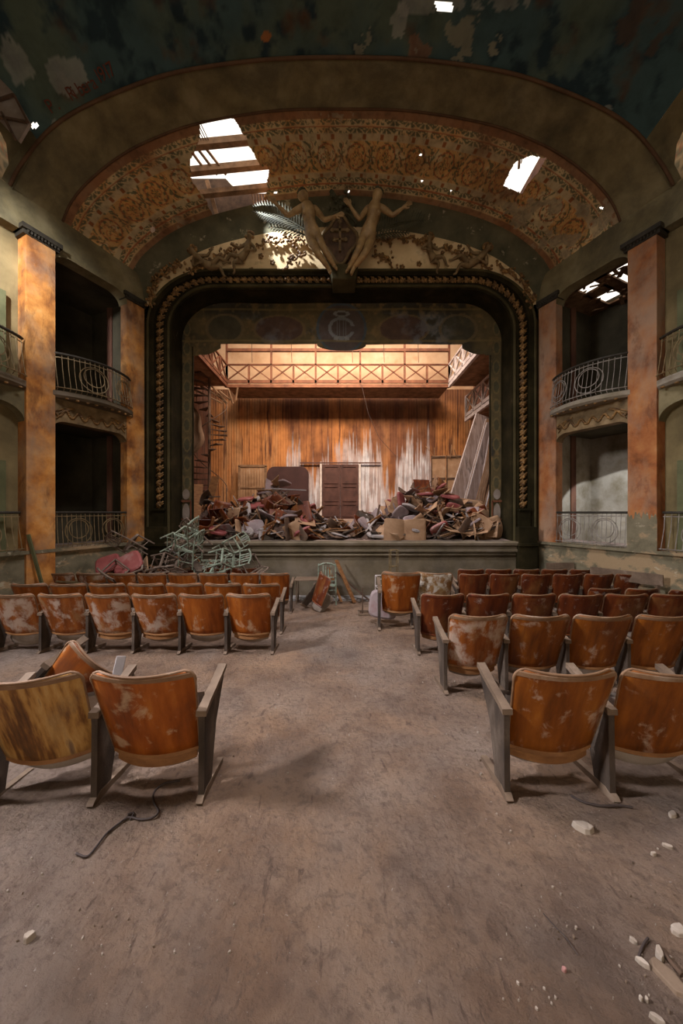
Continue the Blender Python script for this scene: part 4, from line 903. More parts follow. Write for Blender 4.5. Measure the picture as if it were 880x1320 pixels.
def relabel(objs,pilename):
    fam={}
    for o in objs: fam.setdefault(o['fam'],[]).append(o)
    for k,l in fam.items():
        l.sort(key=lambda o:o.location.x)
        for i,o in enumerate(l):
            z=abs((o.rotation_euler.to_matrix()@Vector((0,0,1))).z) if 'back' not in k else abs((o.rotation_euler.to_matrix()@Vector((0,1,0))).z)
            o['label']='%s %s, %s from its left end, %s'%(k,'lying flat' if z>.93 else 'tipped steeply' if z<.6 else 'lying askew',ordinal(i),pilename)
            del o['fam']
# large readable pieces on the piles
def big(kind,x,y,Y,rot,lab,mi,scale=1,cat=None):
    me=piece[kind][mi]; o=bpy.data.objects.new(kind,me); COL.objects.link(o); o.location=px(x,y,Y); o.rotation_euler=tuple(R(a) for a in rot); o.scale=(scale,)*3 if isinstance(scale,(int,float)) else scale
    tag(o,lab,cat or knames[kind][1]); return o
big('broken_seat_back',508,686,8.15,(-20,6,8),'pair of tan seat backs standing upright at the front of the right pile, aisle-side one',1,1.05)
big('broken_seat_back',534,686,8.15,(-18,-4,-6),'pair of tan seat backs standing upright at the front of the right pile, outer one',1,1.05)
big('seat_cushion',538,673,8.6,(25,5,10),'grey topped red edged cushion above the upright tan seat backs',0,.95)
big('seat_cushion',560,656,8.9,(20,-6,15),'mauve cushion tilted forward above the middle of the right pile',1,1.1)
big('plywood_panel',592,684,8.25,(14,8,20),'large tan plywood sheet lying across the front of the right pile',0,(1.9,1.2,1))
big('plywood_panel',615,686,8.2,(10,-12,-30),'second tan plywood sheet overlapping the pile foot near the right pedestal',0,1.1)
big('seat_cushion',343,690,8.25,(72,10,40),'pale grey round-cornered cushion standing at the front of the left pile',2,.85)
big('seat_cushion',328,682,8.3,(65,-15,20),'mauve cushion standing beside the pale cushion on the left pile',1,1.1)
big('broken_seat_back',312,672,8.6,(60,20,60),'mauve grey seat back sprawled over the middle of the left pile',0,1.2)
big('plywood_panel',365,668,8.6,(60,20,35),'upright brown panel on the middle of the left pile',1,1.0)
big('plywood_panel',393,672,8.5,(20,10,15),'tan panel lying flat toward the centre end of the left pile',0,1.1)
big('broken_seat_back',368,640,9.4,(75,25,-20),'dark seat back with a pale rim at the crest of the left pile',2,1.5)
big('broken_plank',372,631,9.4,(3,4,88),'pale plank laid across the crest of the left pile',3,1.3)
big('seat_cushion',517,645,9.0,(80,10,60),'red cushion standing on edge at the centre end of the right pile',0,1.0)
big('plywood_panel',512,655,8.9,(75,25,20),'upright tan panel at the centre end of the right pile',0,1.0)
big('seat_cushion',485,690,8.3,(8,5,10),'flat pale cushion lying at the centre end of the right pile front',2,1)
big('seat_cushion',580,640,9.2,(10,12,-20),'dark red cushion on the crest of the right pile',0,1.1)
# heap at the left corner below the boxes
def h3(x,y):
    c=0
    for (cx,cy,sx,sy,hh) in ((-3.6,7.4,1.0,.45,.95),(-2.9,7.2,.6,.5,.85),(-4.6,6.9,.7,.5,.45),(-2.3,7.3,.5,.35,.45)): c=max(c,hh*math.exp(-((x-cx)/sx)**2-((y-cy)/sy)**2))
    return c
KS=[('broken_plank',6),('chair_rod',6),('wooden_fragment',2),('broken_seat_back',1),('loose_side_panel',1)]
def w3(x,y,h): return 'in the chair heap in the corner left of the stage, %s'%('high up' if h>.6 else 'low down' if h<.3 else 'halfway up')
pile(h3,-5.1,-1.9,6.5,7.75,120,w3,'scrap pile in the corner left of the stage',floor_z,KS,heapname='corner_heap')
PN['corner heap']=DROPPED[-120:]
for k_,v_ in PN.items(): relabel(v_,k_)
for a,l in ((139,'red vinyl cushion leaning on the corner heap, farther from the aisle'),(165,'larger red vinyl cushion leaning on the corner heap, nearer the aisle')):
    big('seat_cushion',a,727,6.75,(48,-18 if a<150 else -28,18),l,0,.95 if a<150 else 1.15)
# straw and boards by the left wall
mb=MB(); gx=[-5.6+1.5*k/40 for k in range(41)]; gy=[5.7+1.5*k/40 for k in range(41)]
mb.grid([[(x+5.6-(4.62+.4545*(8-y))+.04,y,floor_z(y)-.03+.62*math.exp(-((x+5.3)/.65)**2-((y-6.5)/.6)**2)+.05*noise.fractal(Vector((x*6,y*6,2)),1,2,4)) for x in gx] for y in gy])
tag(mb.build('straw_heap',M['straw']),'heap of straw and litter against the plinth at the left edge','straw',kind='stuff')
for i in range(7):
    y=6.0+.16*i; mb=MB(); mb.bar((-(4.62+.4545*(8-y))+.12,y,.12+.07*(i%3)),(-3.9+.18*i,y+.35,-.05+.13*((i*2)%3)),.07,.03)
    tag(mb.build('loose_board',M['darkbit' if i%2 else 'straw']),'%s loose board lying in the litter by the left plinth'%('dark' if i%2 else 'straw coloured'),'board','%s boards by the left plinth'%('dark' if i%2 else 'straw coloured'))
o=MB().bar((-5.46,5.95,1.15),(-5.25,6.05,.05),.05,.03); tag(o.build('green_plank',M['shutter']),'green painted plank leaning on the plinth at the left edge','plank')
# ================================================================ THINGS IN FRONT OF THE STAGE
t=thing('small_table','low thin-topped table beside the mint chair before the stage','table',(-.62,7.35,floor_z(7.35)))
MB().box((0,0,.52),(.75,.4,.025)).build('tabletop',M['arm'],t,bevel=.004)
for x in (-.33,.33):
    for y in (-.16,.16): MB().tube([(x,y,0),(x,y,.51)],.014,6).build('leg',M['arm'],t)
for i,(a,b,w_,lb) in enumerate((((-.12,7.68,.46),(.28,7.3,-.40),.10,'broad brown board leaning behind the mint chair'),((-.15,7.7,.2),(.62,7.45,-.40),.07,'slanting brown board sliding down to the aisle'),((-.3,7.66,.30),(.0,7.35,-.40),.06,'narrow brown board leaning against the stage front'))):
    tag(MB().bar(a,b,w_,.02).build('leaning_board',M['strip' if i!=1 else 'darkbit']),lb,'board')
for i in range(9):
    x=-.9+.16*i+rp.uniform(-.05,.05); a=rp.uniform(0,3); 
    tag(MB().bar((x,7.3,floor_z(7.3)+.02),(x+.28*math.cos(a),7.3+.28*math.sin(a),floor_z(7.3)+.035),.02,.012).build('splinter',M['darkbit']),'dark splinter on the pale step before the stage','splinter','splinters before the stage')
# pale metal racks
def rack(name,loc,rz,w_,d_,h,lab,mtl='white',shelves=(.0,1.0)):
    t=thing(name,lab,'rack',loc,(0,0,rz))
    for x in (-w_/2,w_/2):
        for y in (-d_/2,d_/2): MB().tube([(x,y,0),(x,y,h)],.010,5).build('leg',M[mtl],t)
    for f in shelves:
        z=h*f+.01*(f==0); MB().tube([(-w_/2,-d_/2,z),(w_/2,-d_/2,z),(w_/2,d_/2,z),(-w_/2,d_/2,z)],.009,5,closed=True).build('rail',M[mtl],t)
    return t
rack('metal_stand',(.93,6.9,floor_z(6.9)),.1,.42,.4,.62,'pale metal frame stand beside the aisle before the stage',shelves=(.1,.66,1))
rack('metal_stand',(1.10,7.2,floor_z(7.2)),.2,.16,.1,1.15,'tall narrow metal frame behind the loose seat pair',mtl='iron',shelves=(.25,.7,1))
t=thing('floor_stand','small dark stand with a thin rod beside the pink cushion','stand',(.42,6.35,floor_z(6.35)))
MB().tube([(-.03,0,0),(-.03,0,.48)],.012,5).build('rod',M['darkbit'],t); q=MB()
for a in ((0,-.12,.03),): q.box(a,(.22,.03,.03)); q.box((0,.10,.03),(.22,.03,.03)); q.box((-.1,0,.03),(.03,.24,.03)); q.box((.1,0,.03),(.03,.24,.03))
q.build('base',M['arm'],t)
o=big('seat_cushion',494,779,5.75,(84,6,-8),'large dusty pink cushion standing on edge beside the aisle',1,1.0); o.scale=(1.05,1.1,1.7)
# ================================================================ STAGE SET PIECES
t=thing('double_door','brown panelled double door in the middle of the stage back wall','door',(-.05,14.42,sz(14.4)))
for s in (-1,1):
    l=MB().box((s*.385,0,1.15),(.75,.05,2.3)).build('door_leaf',M['brownpaint'],t)
    for zc_,h in ((.35,.5),(1.05,.6),(1.85,.7)):
        q=MB(); 
        for dx,dz,a,b in ((0,h/2,.56,.03),(0,-h/2,.56,.03),(-.28,0,.03,h),(.28,0,.03,h)): q.box((s*.385+dx,-.035,zc_+dz),(a,.03,b))
        q.build('door_moulding',M['brownpaint'],l)
MB().box((.0,-.03,2.36),(3.4,.05,.05)).build('lintel_rail',M['brownpaint'],t); q=MB(); q.box((-.82,-.01,1.2),(.08,.07,2.4)); q.box((.82,-.01,1.2),(.08,.07,2.4)); q.build('door_frame',M['white'],t)
# round-shouldered dark flat
q=MB(); wv,hv=1.66,2.15; pts=[(-wv/2,0)]+[(-wv/2+.3-.3*math.cos(PI/2*k/6),hv-.3+.3*math.sin(PI/2*k/6)) for k in range(7)]+[(wv/2-.3+.3*math.sin(PI/2*k/6),hv-.3+.3*math.cos(PI/2*k/6)) for k in range(7)]+[(wv/2,0)]
q.prism(pts,'y',-.06,.06); o=tag(q.build('scenery_flat',mat('dark_plum_flat',[(.3,(.030,.012,.011)),(.7,(.06,.025,.022))],.8,.2,20,scale=2),bevel=.015),'dark plum scenery flat with rounded shoulders behind the left pile','flat'); o.location=(-2.15,13.7,sz(13.7))
t=thing('window_frame_flat','tan wooden window frame flat leaning on the stage back wall at the left','frame',(-3.7,14.2,sz(14.2)+.02)); 
q=MB(); q.box((-.55,0,1.1),(.09,.05,2.2)); q.box((.55,0,1.1),(.09,.05,2.2)); q.box((0,0,2.2),(1.2,.05,.09)); q.box((0,0,1.3),(1.1,.04,.06)); q.build('frame',M['beamdk'],t)
q=MB(); 
for k in range(9): q.box((-.46+k*.115,.02,1.1),(.10,.012,2.15))
q.build('slat_panel',M['tanply'],t,kind='stuff')
t=thing('folding_screen','tall tattered tan panelled screen at the right of the stage','screen',(4.15,12.6,sz(12.6)),(0,0,-.25))
for k in range(3):
    s_=MB().box((-.55+k*.55,.06*(k%2),1.25),(.52,.03,2.5)).build('screen_panel',M['tanply'],t)
    q=MB(); 
    for zc_ in (.05,.85,1.65,2.45): q.box((-.55+k*.55,.06*(k%2)-.03,zc_),(.52,.03,.05))
    q.box((-.80+k*.55,.06*(k%2)-.03,1.25),(.04,.03,2.5)); q.build('batten',M['darkbit'],s_)
q=MB(); 
for k in range(7): a=rp.uniform(-.8,.8); q.bar((a,0,2.4),(a+rp.uniform(-.4,.4),-.1,2.6+rp.random()*.3),.03,.015)
q.build('torn_lath',M['tanply'],t)
# tall flats stacked against the right side of the stage
def lean(x0,y0,x1,y1,z1,w_,mt,lab,rungs=0):
    a=Vector((x0,y0,sz(y0))); b=Vector((x1,y1,z1)); t=thing('leaning_flat',lab,'flat',a); d=b-a; side=Vector((d.z,-.0,-d.x)).normalized().cross(d).normalized(); side=Vector((-.90,.12,.40)).normalized()
    def P_(u,v): return d*v+side*u*w_
    q=MB(); nrm=d.cross(side).normalized()*.03
    vs=[P_(0,0),P_(1,0),P_(1,1),P_(0,1)]; q.add([v-nrm*.3 for v in vs]+[v+nrm*.3 for v in vs],[(0,1,2,3),(4,7,6,5),(0,4,5,1),(1,5,6,2),(2,6,7,3),(3,7,4,0)]); q.build('canvas_panel',M[mt],t)
    for u in (0,1): MB().bar(P_(u,0)-nrm*1.3,P_(u,1)-nrm*1.3,.05,.04).build('stile',M['white' if mt!='darkbit' else 'beamdk'],t)
    for k in range(rungs): v=(k+.5)/rungs; MB().bar(P_(0,v)-nrm*1.3,P_(1,v)-nrm*1.3,.04,.04).build('crossbar',M['darkbit'],t)
lean(3.75,11.3,5.0,11.6,4.75,.42,'flat','tallest mauve flat with dark crossbars, rearmost in the leaning stack at the right',4)
lean(4.15,11.1,5.15,11.3,4.5,.36,'tanply','tan flat behind the pale one in the leaning stack at the right',3)
lean(4.0,10.7,4.95,10.9,4.3,.30,'flat','pale narrow flat with crossbars in the middle of the leaning stack',3)
lean(4.35,10.5,4.95,10.6,4.3,.26,'tanply','narrow tan flat before the pale one in the leaning stack',0)
lean(4.45,10.2,4.95,10.3,3.9,.30,'darkbit','blackened flat leaning nearest the right canvas leg',3)
lean(4.3,10.0,4.8,10.1,3.0,.2,'strip','short orange brown flat at the foot of the leaning stack',0)
for k in range(12):
    x=3.75+.07*k; o=MB().bar((x,10.1,sz(10.1)),(x+.75,10.3,3.5+.6*rp.random()),.035,.02); tag(o.build('lath',M['tanply']),'thin tan lath leaning before the tall flats, %s from the left of its bundle'%ordinal(k),'lath','laths leaning at the right of the stage')
# hanging rag at the left leg
q=MB(); rows=[]
for i in range(14):
    z=4.75-i*.11; rows.append([(-4.62+.05*math.sin(i*.8)+ (k/6)*(.12+.30*math.sin(PI*i/14)),10.4+.06*math.sin(k*1.9+i*.3),z) for k in range(7)])
q.grid(rows); o=q.build('hanging_rag',M['tanply'],smooth=True); tag(o,'twisted tan rag hanging behind the left canvas leg','rag')
for i,(x,y,xx_) in enumerate(((-3.95,10.0,-3.75),(-4.05,9.8,-4.2),(-4.3,10.3,-4.35))):
    tag(MB().bar((x,y-.4,sz(y)),(xx_,y+.2,2.6-.25*i),.28 if i<2 else .16,.03).build('leaning_board',M['strip']),('broad orange board leaning behind the left canvas leg','second orange board crossing behind the left canvas leg','narrow orange board against the left stage wall')[i],'board')
# spiral stair
t=thing('spiral_staircase','dark iron spiral staircase rising at the left of the stage','staircase',(-4.72,12.2,sz(12.2)))
MB().tube([(0,0,0),(0,0,5.3)],.05,8).build('pole',M['darkbit'],t)
for k in range(26):
    a=k*.42; z=.2+k*.2; q=MB(); q.add([(0,0,z),(.62*math.cos(a),.62*math.sin(a),z),(.62*math.cos(a+.42),.62*math.sin(a+.42),z),(0,0,z-.03),(.62*math.cos(a),.62*math.sin(a),z-.03),(.62*math.cos(a+.42),.62*math.sin(a+.42),z-.03)],[(0,1,2),(3,5,4),(0,3,4,1),(1,4,5,2),(2,5,3,0)])
    q.build('tread',M['darkbit'],t); MB().tube([(.6*math.cos(a+.2),.6*math.sin(a+.2),z),(.6*math.cos(a+.2),.6*math.sin(a+.2),z+.9)],.010,5).build('baluster',M['darkbit'],t)
MB().tube([(.6*math.cos(k*.21),.6*math.sin(k*.21),1.1+k*.1) for k in range(52)],.018,5).build('handrail',M['darkbit'],t,smooth=True)
# galleries
def gallery(name,lab,a,b,zd,zr,depth,nrm,npan,m1,posts=None,ztop=None,thick=.22):
    a=Vector(a);b=Vector(b); t=thing(name,lab,'gallery',(a.x,a.y,zd)); L_=(b-a); nrm=Vector(nrm); o_=Vector((a.x,a.y,zd))
    def P_(f,z,n_=0): v=a+L_*f+nrm*n_; return Vector((v.x,v.y,z))-o_
    q=MB(); q.add([P_(0,zd),P_(1,zd),P_(1,zd,depth),P_(0,zd,depth),P_(0,zd+.06),P_(1,zd+.06),P_(1,zd+.06,depth),P_(0,zd+.06,depth)],[(0,1,2,3),(4,7,6,5),(0,4,5,1),(1,5,6,2),(2,6,7,3),(3,7,4,0)]); q.build('deck',M['beamdk'],t)
    MB().bar(P_(0,zd),P_(1,zd),.10,.12).build('edge_beam',M[m1],t); MB().bar(P_(0,zd+.17),P_(1,zd+.17),.07,.12).build('edge_beam',M[m1],t)
    MB().bar(P_(0,zr),P_(1,zr),.07,.05).build('top_rail',M[m1],t)
    for k in range(npan+1): 
        f=k/npan; tall=ztop and k%2==0
        MB().bar(P_(f,zd),P_(f,ztop if tall else zr),.07,.07).build('post',M[m1],t)
    for k in range(npan):
        f0,f1=(k+.04)/npan,(k+.96)/npan
        for z0,z1 in ((zd+.24,zr),(zr,zd+.24)): MB().bar(P_(f0,z0),P_(f1,z1),.045,.04).build('brace',M[m1],t)
    if ztop: MB().bar(P_(0,ztop-.25),P_(1,ztop-.25),.10,.11).build('upper_beam',M[m1],t)
    return t
gallery('fly_gallery','long reddish timber gallery with crossed braces across the back of the stage',(-4.37,13.0,0),(4.10,13.0,0),6.33,7.15,1.4,(0,1,0),10,'beam',ztop=7.95)
gallery('fly_gallery','reddish timber side gallery running back on the left of the stage',(-4.37,13.0,0),(-4.37,9.3,0),6.33,7.15,1.2,(-1,0,0),5,'beam')
gallery('fly_gallery','pale edged timber side gallery running back on the right of the stage',(4.10,9.3,0),(4.10,13.0,0),6.33,7.15,1.4,(1,0,0),5,'white')
gallery('lower_gallery','lower white painted gallery with braces at the right of the stage',(4.88,9.4,0),(4.88,13.4,0),5.15,6.05,.7,(1,0,0),5,'white')
q=MB(); 
for k in range(6): q.tube([(-5.3+.3*k,12.0+.1*k,5.9+.1*(k%3)),(-4.4+.1*k,12.6,5.55+.12*(k%2))],.035,5)
tag(q.build('old_pulley_beams',M['beamdk']),'tangle of old timber ends under the left side gallery','timber')
for i in range(5):
    x=(-3.4,-1.9,1.6,2.9,.4)[i]; tag(MB().tube([(x,12.94,7.9),(x+.02,12.93,7.2)],.012,5).build('rope_end',M['darkbit']),'short rope end hanging from the upper gallery beam, %s from the left'%('first','second','fourth','fifth','third')[i],'rope','rope ends hanging over the back gallery')
o=MB().tube([(.75,12.8,6.3),(1.0,12.7,5.2),(1.4,12.7,4.3),(2.0,12.6,3.6)],.008,4); tag(o.build('slack_rope',M['darkcord']),'thin dark rope slanting down before the stage back wall','rope')
# ================================================================ STATUES over the stage
def skin_mesh(name,verts,edges,radii,m,root=0,sub=2):
    me=bpy.data.meshes.new(name); me.from_pydata([tuple(v) for v in verts],edges,[]); me.materials.append(m)
    o=bpy.data.objects.new(name,me); COL.objects.link(o)
    s=o.modifiers.new('s','SKIN'); s.use_smooth_shade=True
    for i,r in enumerate(radii):
        rr=r if isinstance(r,tuple) else (r,r); me.skin_vertices[0].data[i].radius=rr; me.skin_vertices[0].data[i].use_root=(i==root)
    u=o.modifiers.new('u','SUBSURF'); u.levels=sub; u.render_levels=sub
    dg=bpy.context.evaluated_depsgraph_get(); ev=o.evaluated_get(dg); nm=bpy.data.meshes.new_from_object(ev); nm.name=name
    nm.polygons.foreach_set('use_smooth',[True]*len(nm.polygons)); nm.materials.clear(); nm.materials.append(m); bpy.data.objects.remove(o)
    n=bpy.data.objects.new(name,nm); COL.objects.link(n); return n
HS=1.22
def figure(J,k,m,female=True):
    """J: joint name -> point.  One continuous body with hands and fingers"""
    V=[];E_=[];Rr=[]
    def v(p,r): V.append(Vector(p)); Rr.append(r if isinstance(r,tuple) else r*k) ; return len(V)-1
    def rr(a,b): return (a*k,b*k)
    pel=v(J['pelvis'],rr(.145,.12)); wa=v(J['waist'],rr(.112,.09)); ch=v(J['chest'],rr(.155,.115)); nk0=v(J['neck'],rr(.075,.07)); nk=v(Vector(J['neck']).lerp(Vector(J['head']),.45),rr(.052,.052))
    hd=v(J['head'],rr(HS*.085,HS*.095)); ht=v(Vector(J['head'])+(Vector(J['head'])-Vector(J['neck'])).normalized()*.10*k,rr(HS*.07,HS*.075))
    E_+=[(pel,wa),(wa,ch),(ch,nk0),(nk0,nk),(nk,hd),(hd,ht)]
    tips=[]
    for s in ('l','r'):
        sh=v(J[s+'sh'],.062); el=v(J[s+'el'],.045); fa=v(Vector(J[s+'el']).lerp(Vector(J[s+'ha']),.4),.042); wr=v(Vector(J[s+'el']).lerp(Vector(J[s+'ha']),.92),.027)
        d=(Vector(J[s+'ha'])-Vector(J[s+'el'])).normalized(); pa=v(Vector(J[s+'ha'])+d*.05*k,rr(.042,.026))
        E_+=[(nk0,sh),(sh,el),(el,fa),(fa,wr),(wr,pa)]
        sd=d.cross(Vector((0,1,0))).normalized()
        for q,(off,ln) in enumerate(((-.033,.075),(-.011,.09),(.011,.085),(.033,.065))):
            b1=v(V[pa]+d*.05*k+sd*off*k,.011); b2=v(V[b1]+d*ln*.5*k+Vector((0,.008,0)),.0095); b3=v(V[b2]+d*ln*.45*k+Vector((0,.02,0)),.008); E_+=[(pa,b1),(b1,b2),(b2,b3)]
        t1=v(V[pa]+sd*-.05*k,.012); t2=v(V[t1]+d*.05*k+sd*-.015*k,.010); E_+=[(pa,t1),(t1,t2)]
        hp=v(J[s+'hip'],rr(.095,.10)); th=v(Vector(J[s+'hip']).lerp(Vector(J[s+'kn']),.4),rr(.085,.085)); kn=v(J[s+'kn'],.058); cf=v(Vector(J[s+'kn']).lerp(Vector(J[s+'an']),.3),.060); an=v(J[s+'an'],.036); to=v(J[s+'toe'],rr(.04,.025))
        E_+=[(pel,hp),(hp,th),(th,kn),(kn,cf),(cf,an),(an,to)]
    return V,E_,Rr
def statue(name,label,JP,Y,lean_out,mirror=False):
    """joints given in px at depth Y; dy offsets"""
    J={n:px(p[0],p[1],Y+(p[2] if len(p)>2 else 0)) for n,p in JP.items()}
    V,E_,Rr=figure(J,1.22,M['statue']); root=thing(name,label,'statue',J['pelvis'])
    b=skin_mesh('body',[v-J['pelvis'] for v in V],E_,Rr,M['statue']); b.parent=root
    h=Vector(J['head'])-J['pelvis']; up=(Vector(J['head'])-Vector(J['neck'])).normalized()
    q=MB(); c=h+up*.05
    for k in range(26):
        th=rp.uniform(.2,1.6); ph=rp.uniform(0,2*PI); q.ball(c+Vector((.10*math.sin(th)*math.cos(ph),.03+.10*math.sin(th)*math.sin(ph),.11*math.cos(th)+.01)),(.035,.035,.03),6,4)
    q.ball(c+Vector((0,.07,.03)),(.105,.10,.11),10,7); q.build('hair',M['palm'],root,smooth=True)
    q=MB(); f=h+Vector((0,-.088,0)); q.ball(f+Vector((0,-.012,-.005)),(.014,.022,.03),6,5); q.ball(f+Vector((0,.0,-.045)),(.03,.014,.008),6,4); q.ball(f+Vector((-.035,.008,.025)),(.016,.01,.009),6,4); q.ball(f+Vector((.035,.008,.025)),(.016,.01,.009),6,4)
    for s in (-1,1): q.ball(h+Vector((s*.092,0,0)),(.012,.022,.032),6,4)
    q.build('face',M['statue'],root,smooth=True)
    ch=J['chest']-J['pelvis']; q=MB()
    for s in (-1,1): q.ball(ch+Vector((s*.075,-.085,-.02)),(.062,.05,.06),8,6)
    q.build('breast',M['statue'],root,smooth=True)
    # drapery around the hips and down one thigh
    q=MB(); rows=[]
    return root
JL=dict(head=(391,254,-.10),neck=(396,265,-.05),chest=(398,277,0),waist=(399,289,.02),pelvis=(403,302,.05),lsh=(386,269,0),lel=(371,278,-.05),lha=(356,263,-.15),rsh=(407,270,0),rel=(418,284,-.1),rha=(431,279,-.18),
 lhip=(399,307,.03),lkn=(409,325,-.18),lan=(424,347,.05),ltoe=(426,352,-.06),rhip=(409,306,.05),rkn=(418,322,-.12),ran=(431,343,.08),rtoe=(434,347,-.04))
statue('goddess_statue','bronzed nude goddess statue left of the shield, one arm flung outward',JL,7.42,0)
JR=dict(head=(486,252,-.10),neck=(483,264,-.05),chest=(482,277,0),waist=(478,289,.02),pelvis=(474,302,.05),lsh=(473,270,0),lel=(463,283,-.1),lha=(452,267,-.18),rsh=(494,269,0),rel=(506,278,-.05),rha=(519,268,-.12),
 lhip=(469,306,.05),lkn=(461,324,-.12),lan=(450,345,.08),ltoe=(446,351,-.04),rhip=(479,307,.03),rkn=(471,326,-.18),ran=(456,345,.05),rtoe=(452,354,-.06))
statue('goddess_statue','bronzed nude goddess statue right of the shield with raised arms',JR,7.42,0)
# shield between them
C0=px(438,310,7.72); t=thing('carved_shield','carved brown shield with a cross between the two statues','shield',C0)
q=MB(); pts=[]
for k in range(28):
    a=2*PI*k/28; r=.34+.05*math.cos(4*a); pts.append((r*math.cos(a),(r*1.3 if math.sin(a)>0 else r*1.45)*math.sin(a)))
q.prism(pts,'y',-.05,.25); q.build('panel',M['darkbit'],t,bevel=.02)
q=MB(); q.tube([(p[0]*1.03,-.06,p[1]*1.03) for p in pts],.035,6,closed=True); q.build('border',M['relief'],t,smooth=True)
q=MB(); q.box((0,-.08,.02),(.05,.06,.66)); q.box((0,-.08,.16),(.36,.06,.05)); q.box((0,-.08,-.05),(.26,.06,.04))
for x,z in ((-.17,.16),(.17,.16),(0,.36),(-.13,-.05),(.13,-.05)): q.ball((x,-.09,z),(.05,.03,.05),8,5)
q.build('cross',M['relief'],t)
q=MB()
for s in (-1,1):
    for k in range(8): a=k/7; q.ball((s*(.38-.12*a),-.02,-.1-.5*a),(.07,.05,.06),6,4)
    q.tube([(s*.36*math.sin(a),-.03,.45+.16*math.cos(a*1.5)) for a in [k/8*PI*.6 for k in range(9)]],.03,6)
for k in range(34): q.ball((rp.gauss(0,.16),rp.uniform(-.1,.1),.62+rp.random()*.62),(.05,.04,.045),6,4)
q.build('leaf_wreath',M['palm'],t,smooth=True)
mb=MB(); mb.prism([(-.32,.0),(-.26,-.34),(.26,-.34),(.32,.0)],'y',-.30,.2); o=mb.build('console_block',M['greenlite'],bevel=.02); tag(o,'green bracket block below the shield on the stage frame','bracket'); o.location=px(443,352,7.85)
# palm branches
def palm(name,lab,base,tip,sag,n,wid,spread=1):
    b=Vector(base);e=Vector(tip); t=thing(name,lab,'palm branch',b); d=e-b
    def P_(u): return d*u+Vector((0,0,sag*math.sin(PI*u)))
    MB().tube([P_(k/10) for k in range(11)],[.022-.0015*k for k in range(11)],5).build('stem',M['palm'],t)
    for k in range(n):
        u=.08+.9*k/n
        for s in (-1,1):
            w_=wid*math.sin(PI*min(1,(.12+u*.88)))**.6; tang=(P_(u+.02)-P_(u-.02)).normalized(); nz_=Vector((-tang.z,0,tang.x))*s
            a=P_(u); c=a+(tang*.55+nz_)*w_+Vector((0,-.05,0)); m_=a.lerp(c,.5)+Vector((0,-.03,0)); sd=tang*.024
            q=MB(); q.add([a-sd*.6,a+sd*.6,m_+sd,m_-sd,c,m_+Vector((0,.015,0))],[(0,1,2,3),(3,2,4),(0,3,5),(1,5,2),(2,5,4),(3,4,5)]); q.build('leaflet',M['palm'],t)
palm('palm_frond','dark carved palm branch spreading outward behind the left statue, upper one',px(398,300,7.6),px(324,272,7.6),.12,20,.28)
palm('palm_frond','dark carved palm branch behind the left statue, lower one',px(398,305,7.65),px(345,292,7.7),.05,12,.22)
palm('palm_frond','dark carved palm branch spreading outward behind the right statue, upper one',px(480,300,7.6),px(549,283,7.6),.10,20,.26)
palm('palm_frond','dark carved palm branch behind the right statue, lower one',px(478,306,7.65),px(528,300,7.7),.05,12,.20)
# putti, garlands and ribbons on the frieze
def putto(lab,hx,hy,s,flip=1,Y=7.88,rot=0):
    def q_(dx,dz,dy=0):
        c,sn=math.cos(rot),math.sin(rot); x=dx*flip; return Vector(px(hx,hy,Y))+Vector(((x*c-dz*sn)*s,dy*s,(x*sn+dz*c)*s))
    J=dict(head=q_(0,0,-.05),neck=q_(-.03,-.14),chest=q_(-.06,-.27),waist=q_(-.12,-.42),pelvis=q_(-.22,-.52),lsh=q_(-.16,-.20),lel=q_(-.32,-.28),lha=q_(-.44,-.20),rsh=q_(.08,-.20),rel=q_(.18,-.34),rha=q_(.0,-.40,-.08),
      lhip=q_(-.30,-.56),lkn=q_(-.55,-.50,-.05),lan=q_(-.72,-.72),ltoe=q_(-.80,-.74),rhip=q_(-.24,-.62),rkn=q_(-.46,-.74,-.05),ran=q_(-.44,-.98),rtoe=q_(-.50,-1.03))
    V,E_,Rr=figure(J,.86*s,M['relief']); t=thing('putto_relief',lab,'cherub',J['pelvis']); b=skin_mesh('body',[v-J['pelvis'] for v in V],E_,Rr,M['relief'],sub=1); b.parent=t
    h=J['head']-J['pelvis']; q=MB()
    for k in range(14): a=rp.uniform(0,2*PI); q.ball(h+Vector((.09*math.cos(a),.02,.05+.07*math.sin(a)))*1.0*1,(.05*s,.05*s,.05*s),6,4)
    q.build('curls',M['gold'],t,smooth=True); q=MB(); q.ball(h+Vector((0,-.09*s,0)),(.018*s,.025*s,.02*s),6,4); q.ball(h+Vector((-.035*s,-.08*s,.03*s)),(.015*s,)*3,5,4); q.ball(h+Vector((.035*s,-.08*s,.03*s)),(.015*s,)*3,5,4); q.ball(h+Vector((0,-.082*s,-.045*s)),(.03*s,.012*s,.01*s),5,4); q.build('face',M['relief'],t,smooth=True)
putto('putto seated on the frieze nearest the left statue, head turned back',322,307,.80,1)
putto('putto astride the garland on the left curve of the frieze',248,325,.85,-1,rot=.5)
putto('putto leaning out on the frieze nearest the right statue',553,308,.72,-1,rot=-.2)
putto('putto climbing the right curve of the frieze',628,322,.85,1,rot=-.5)
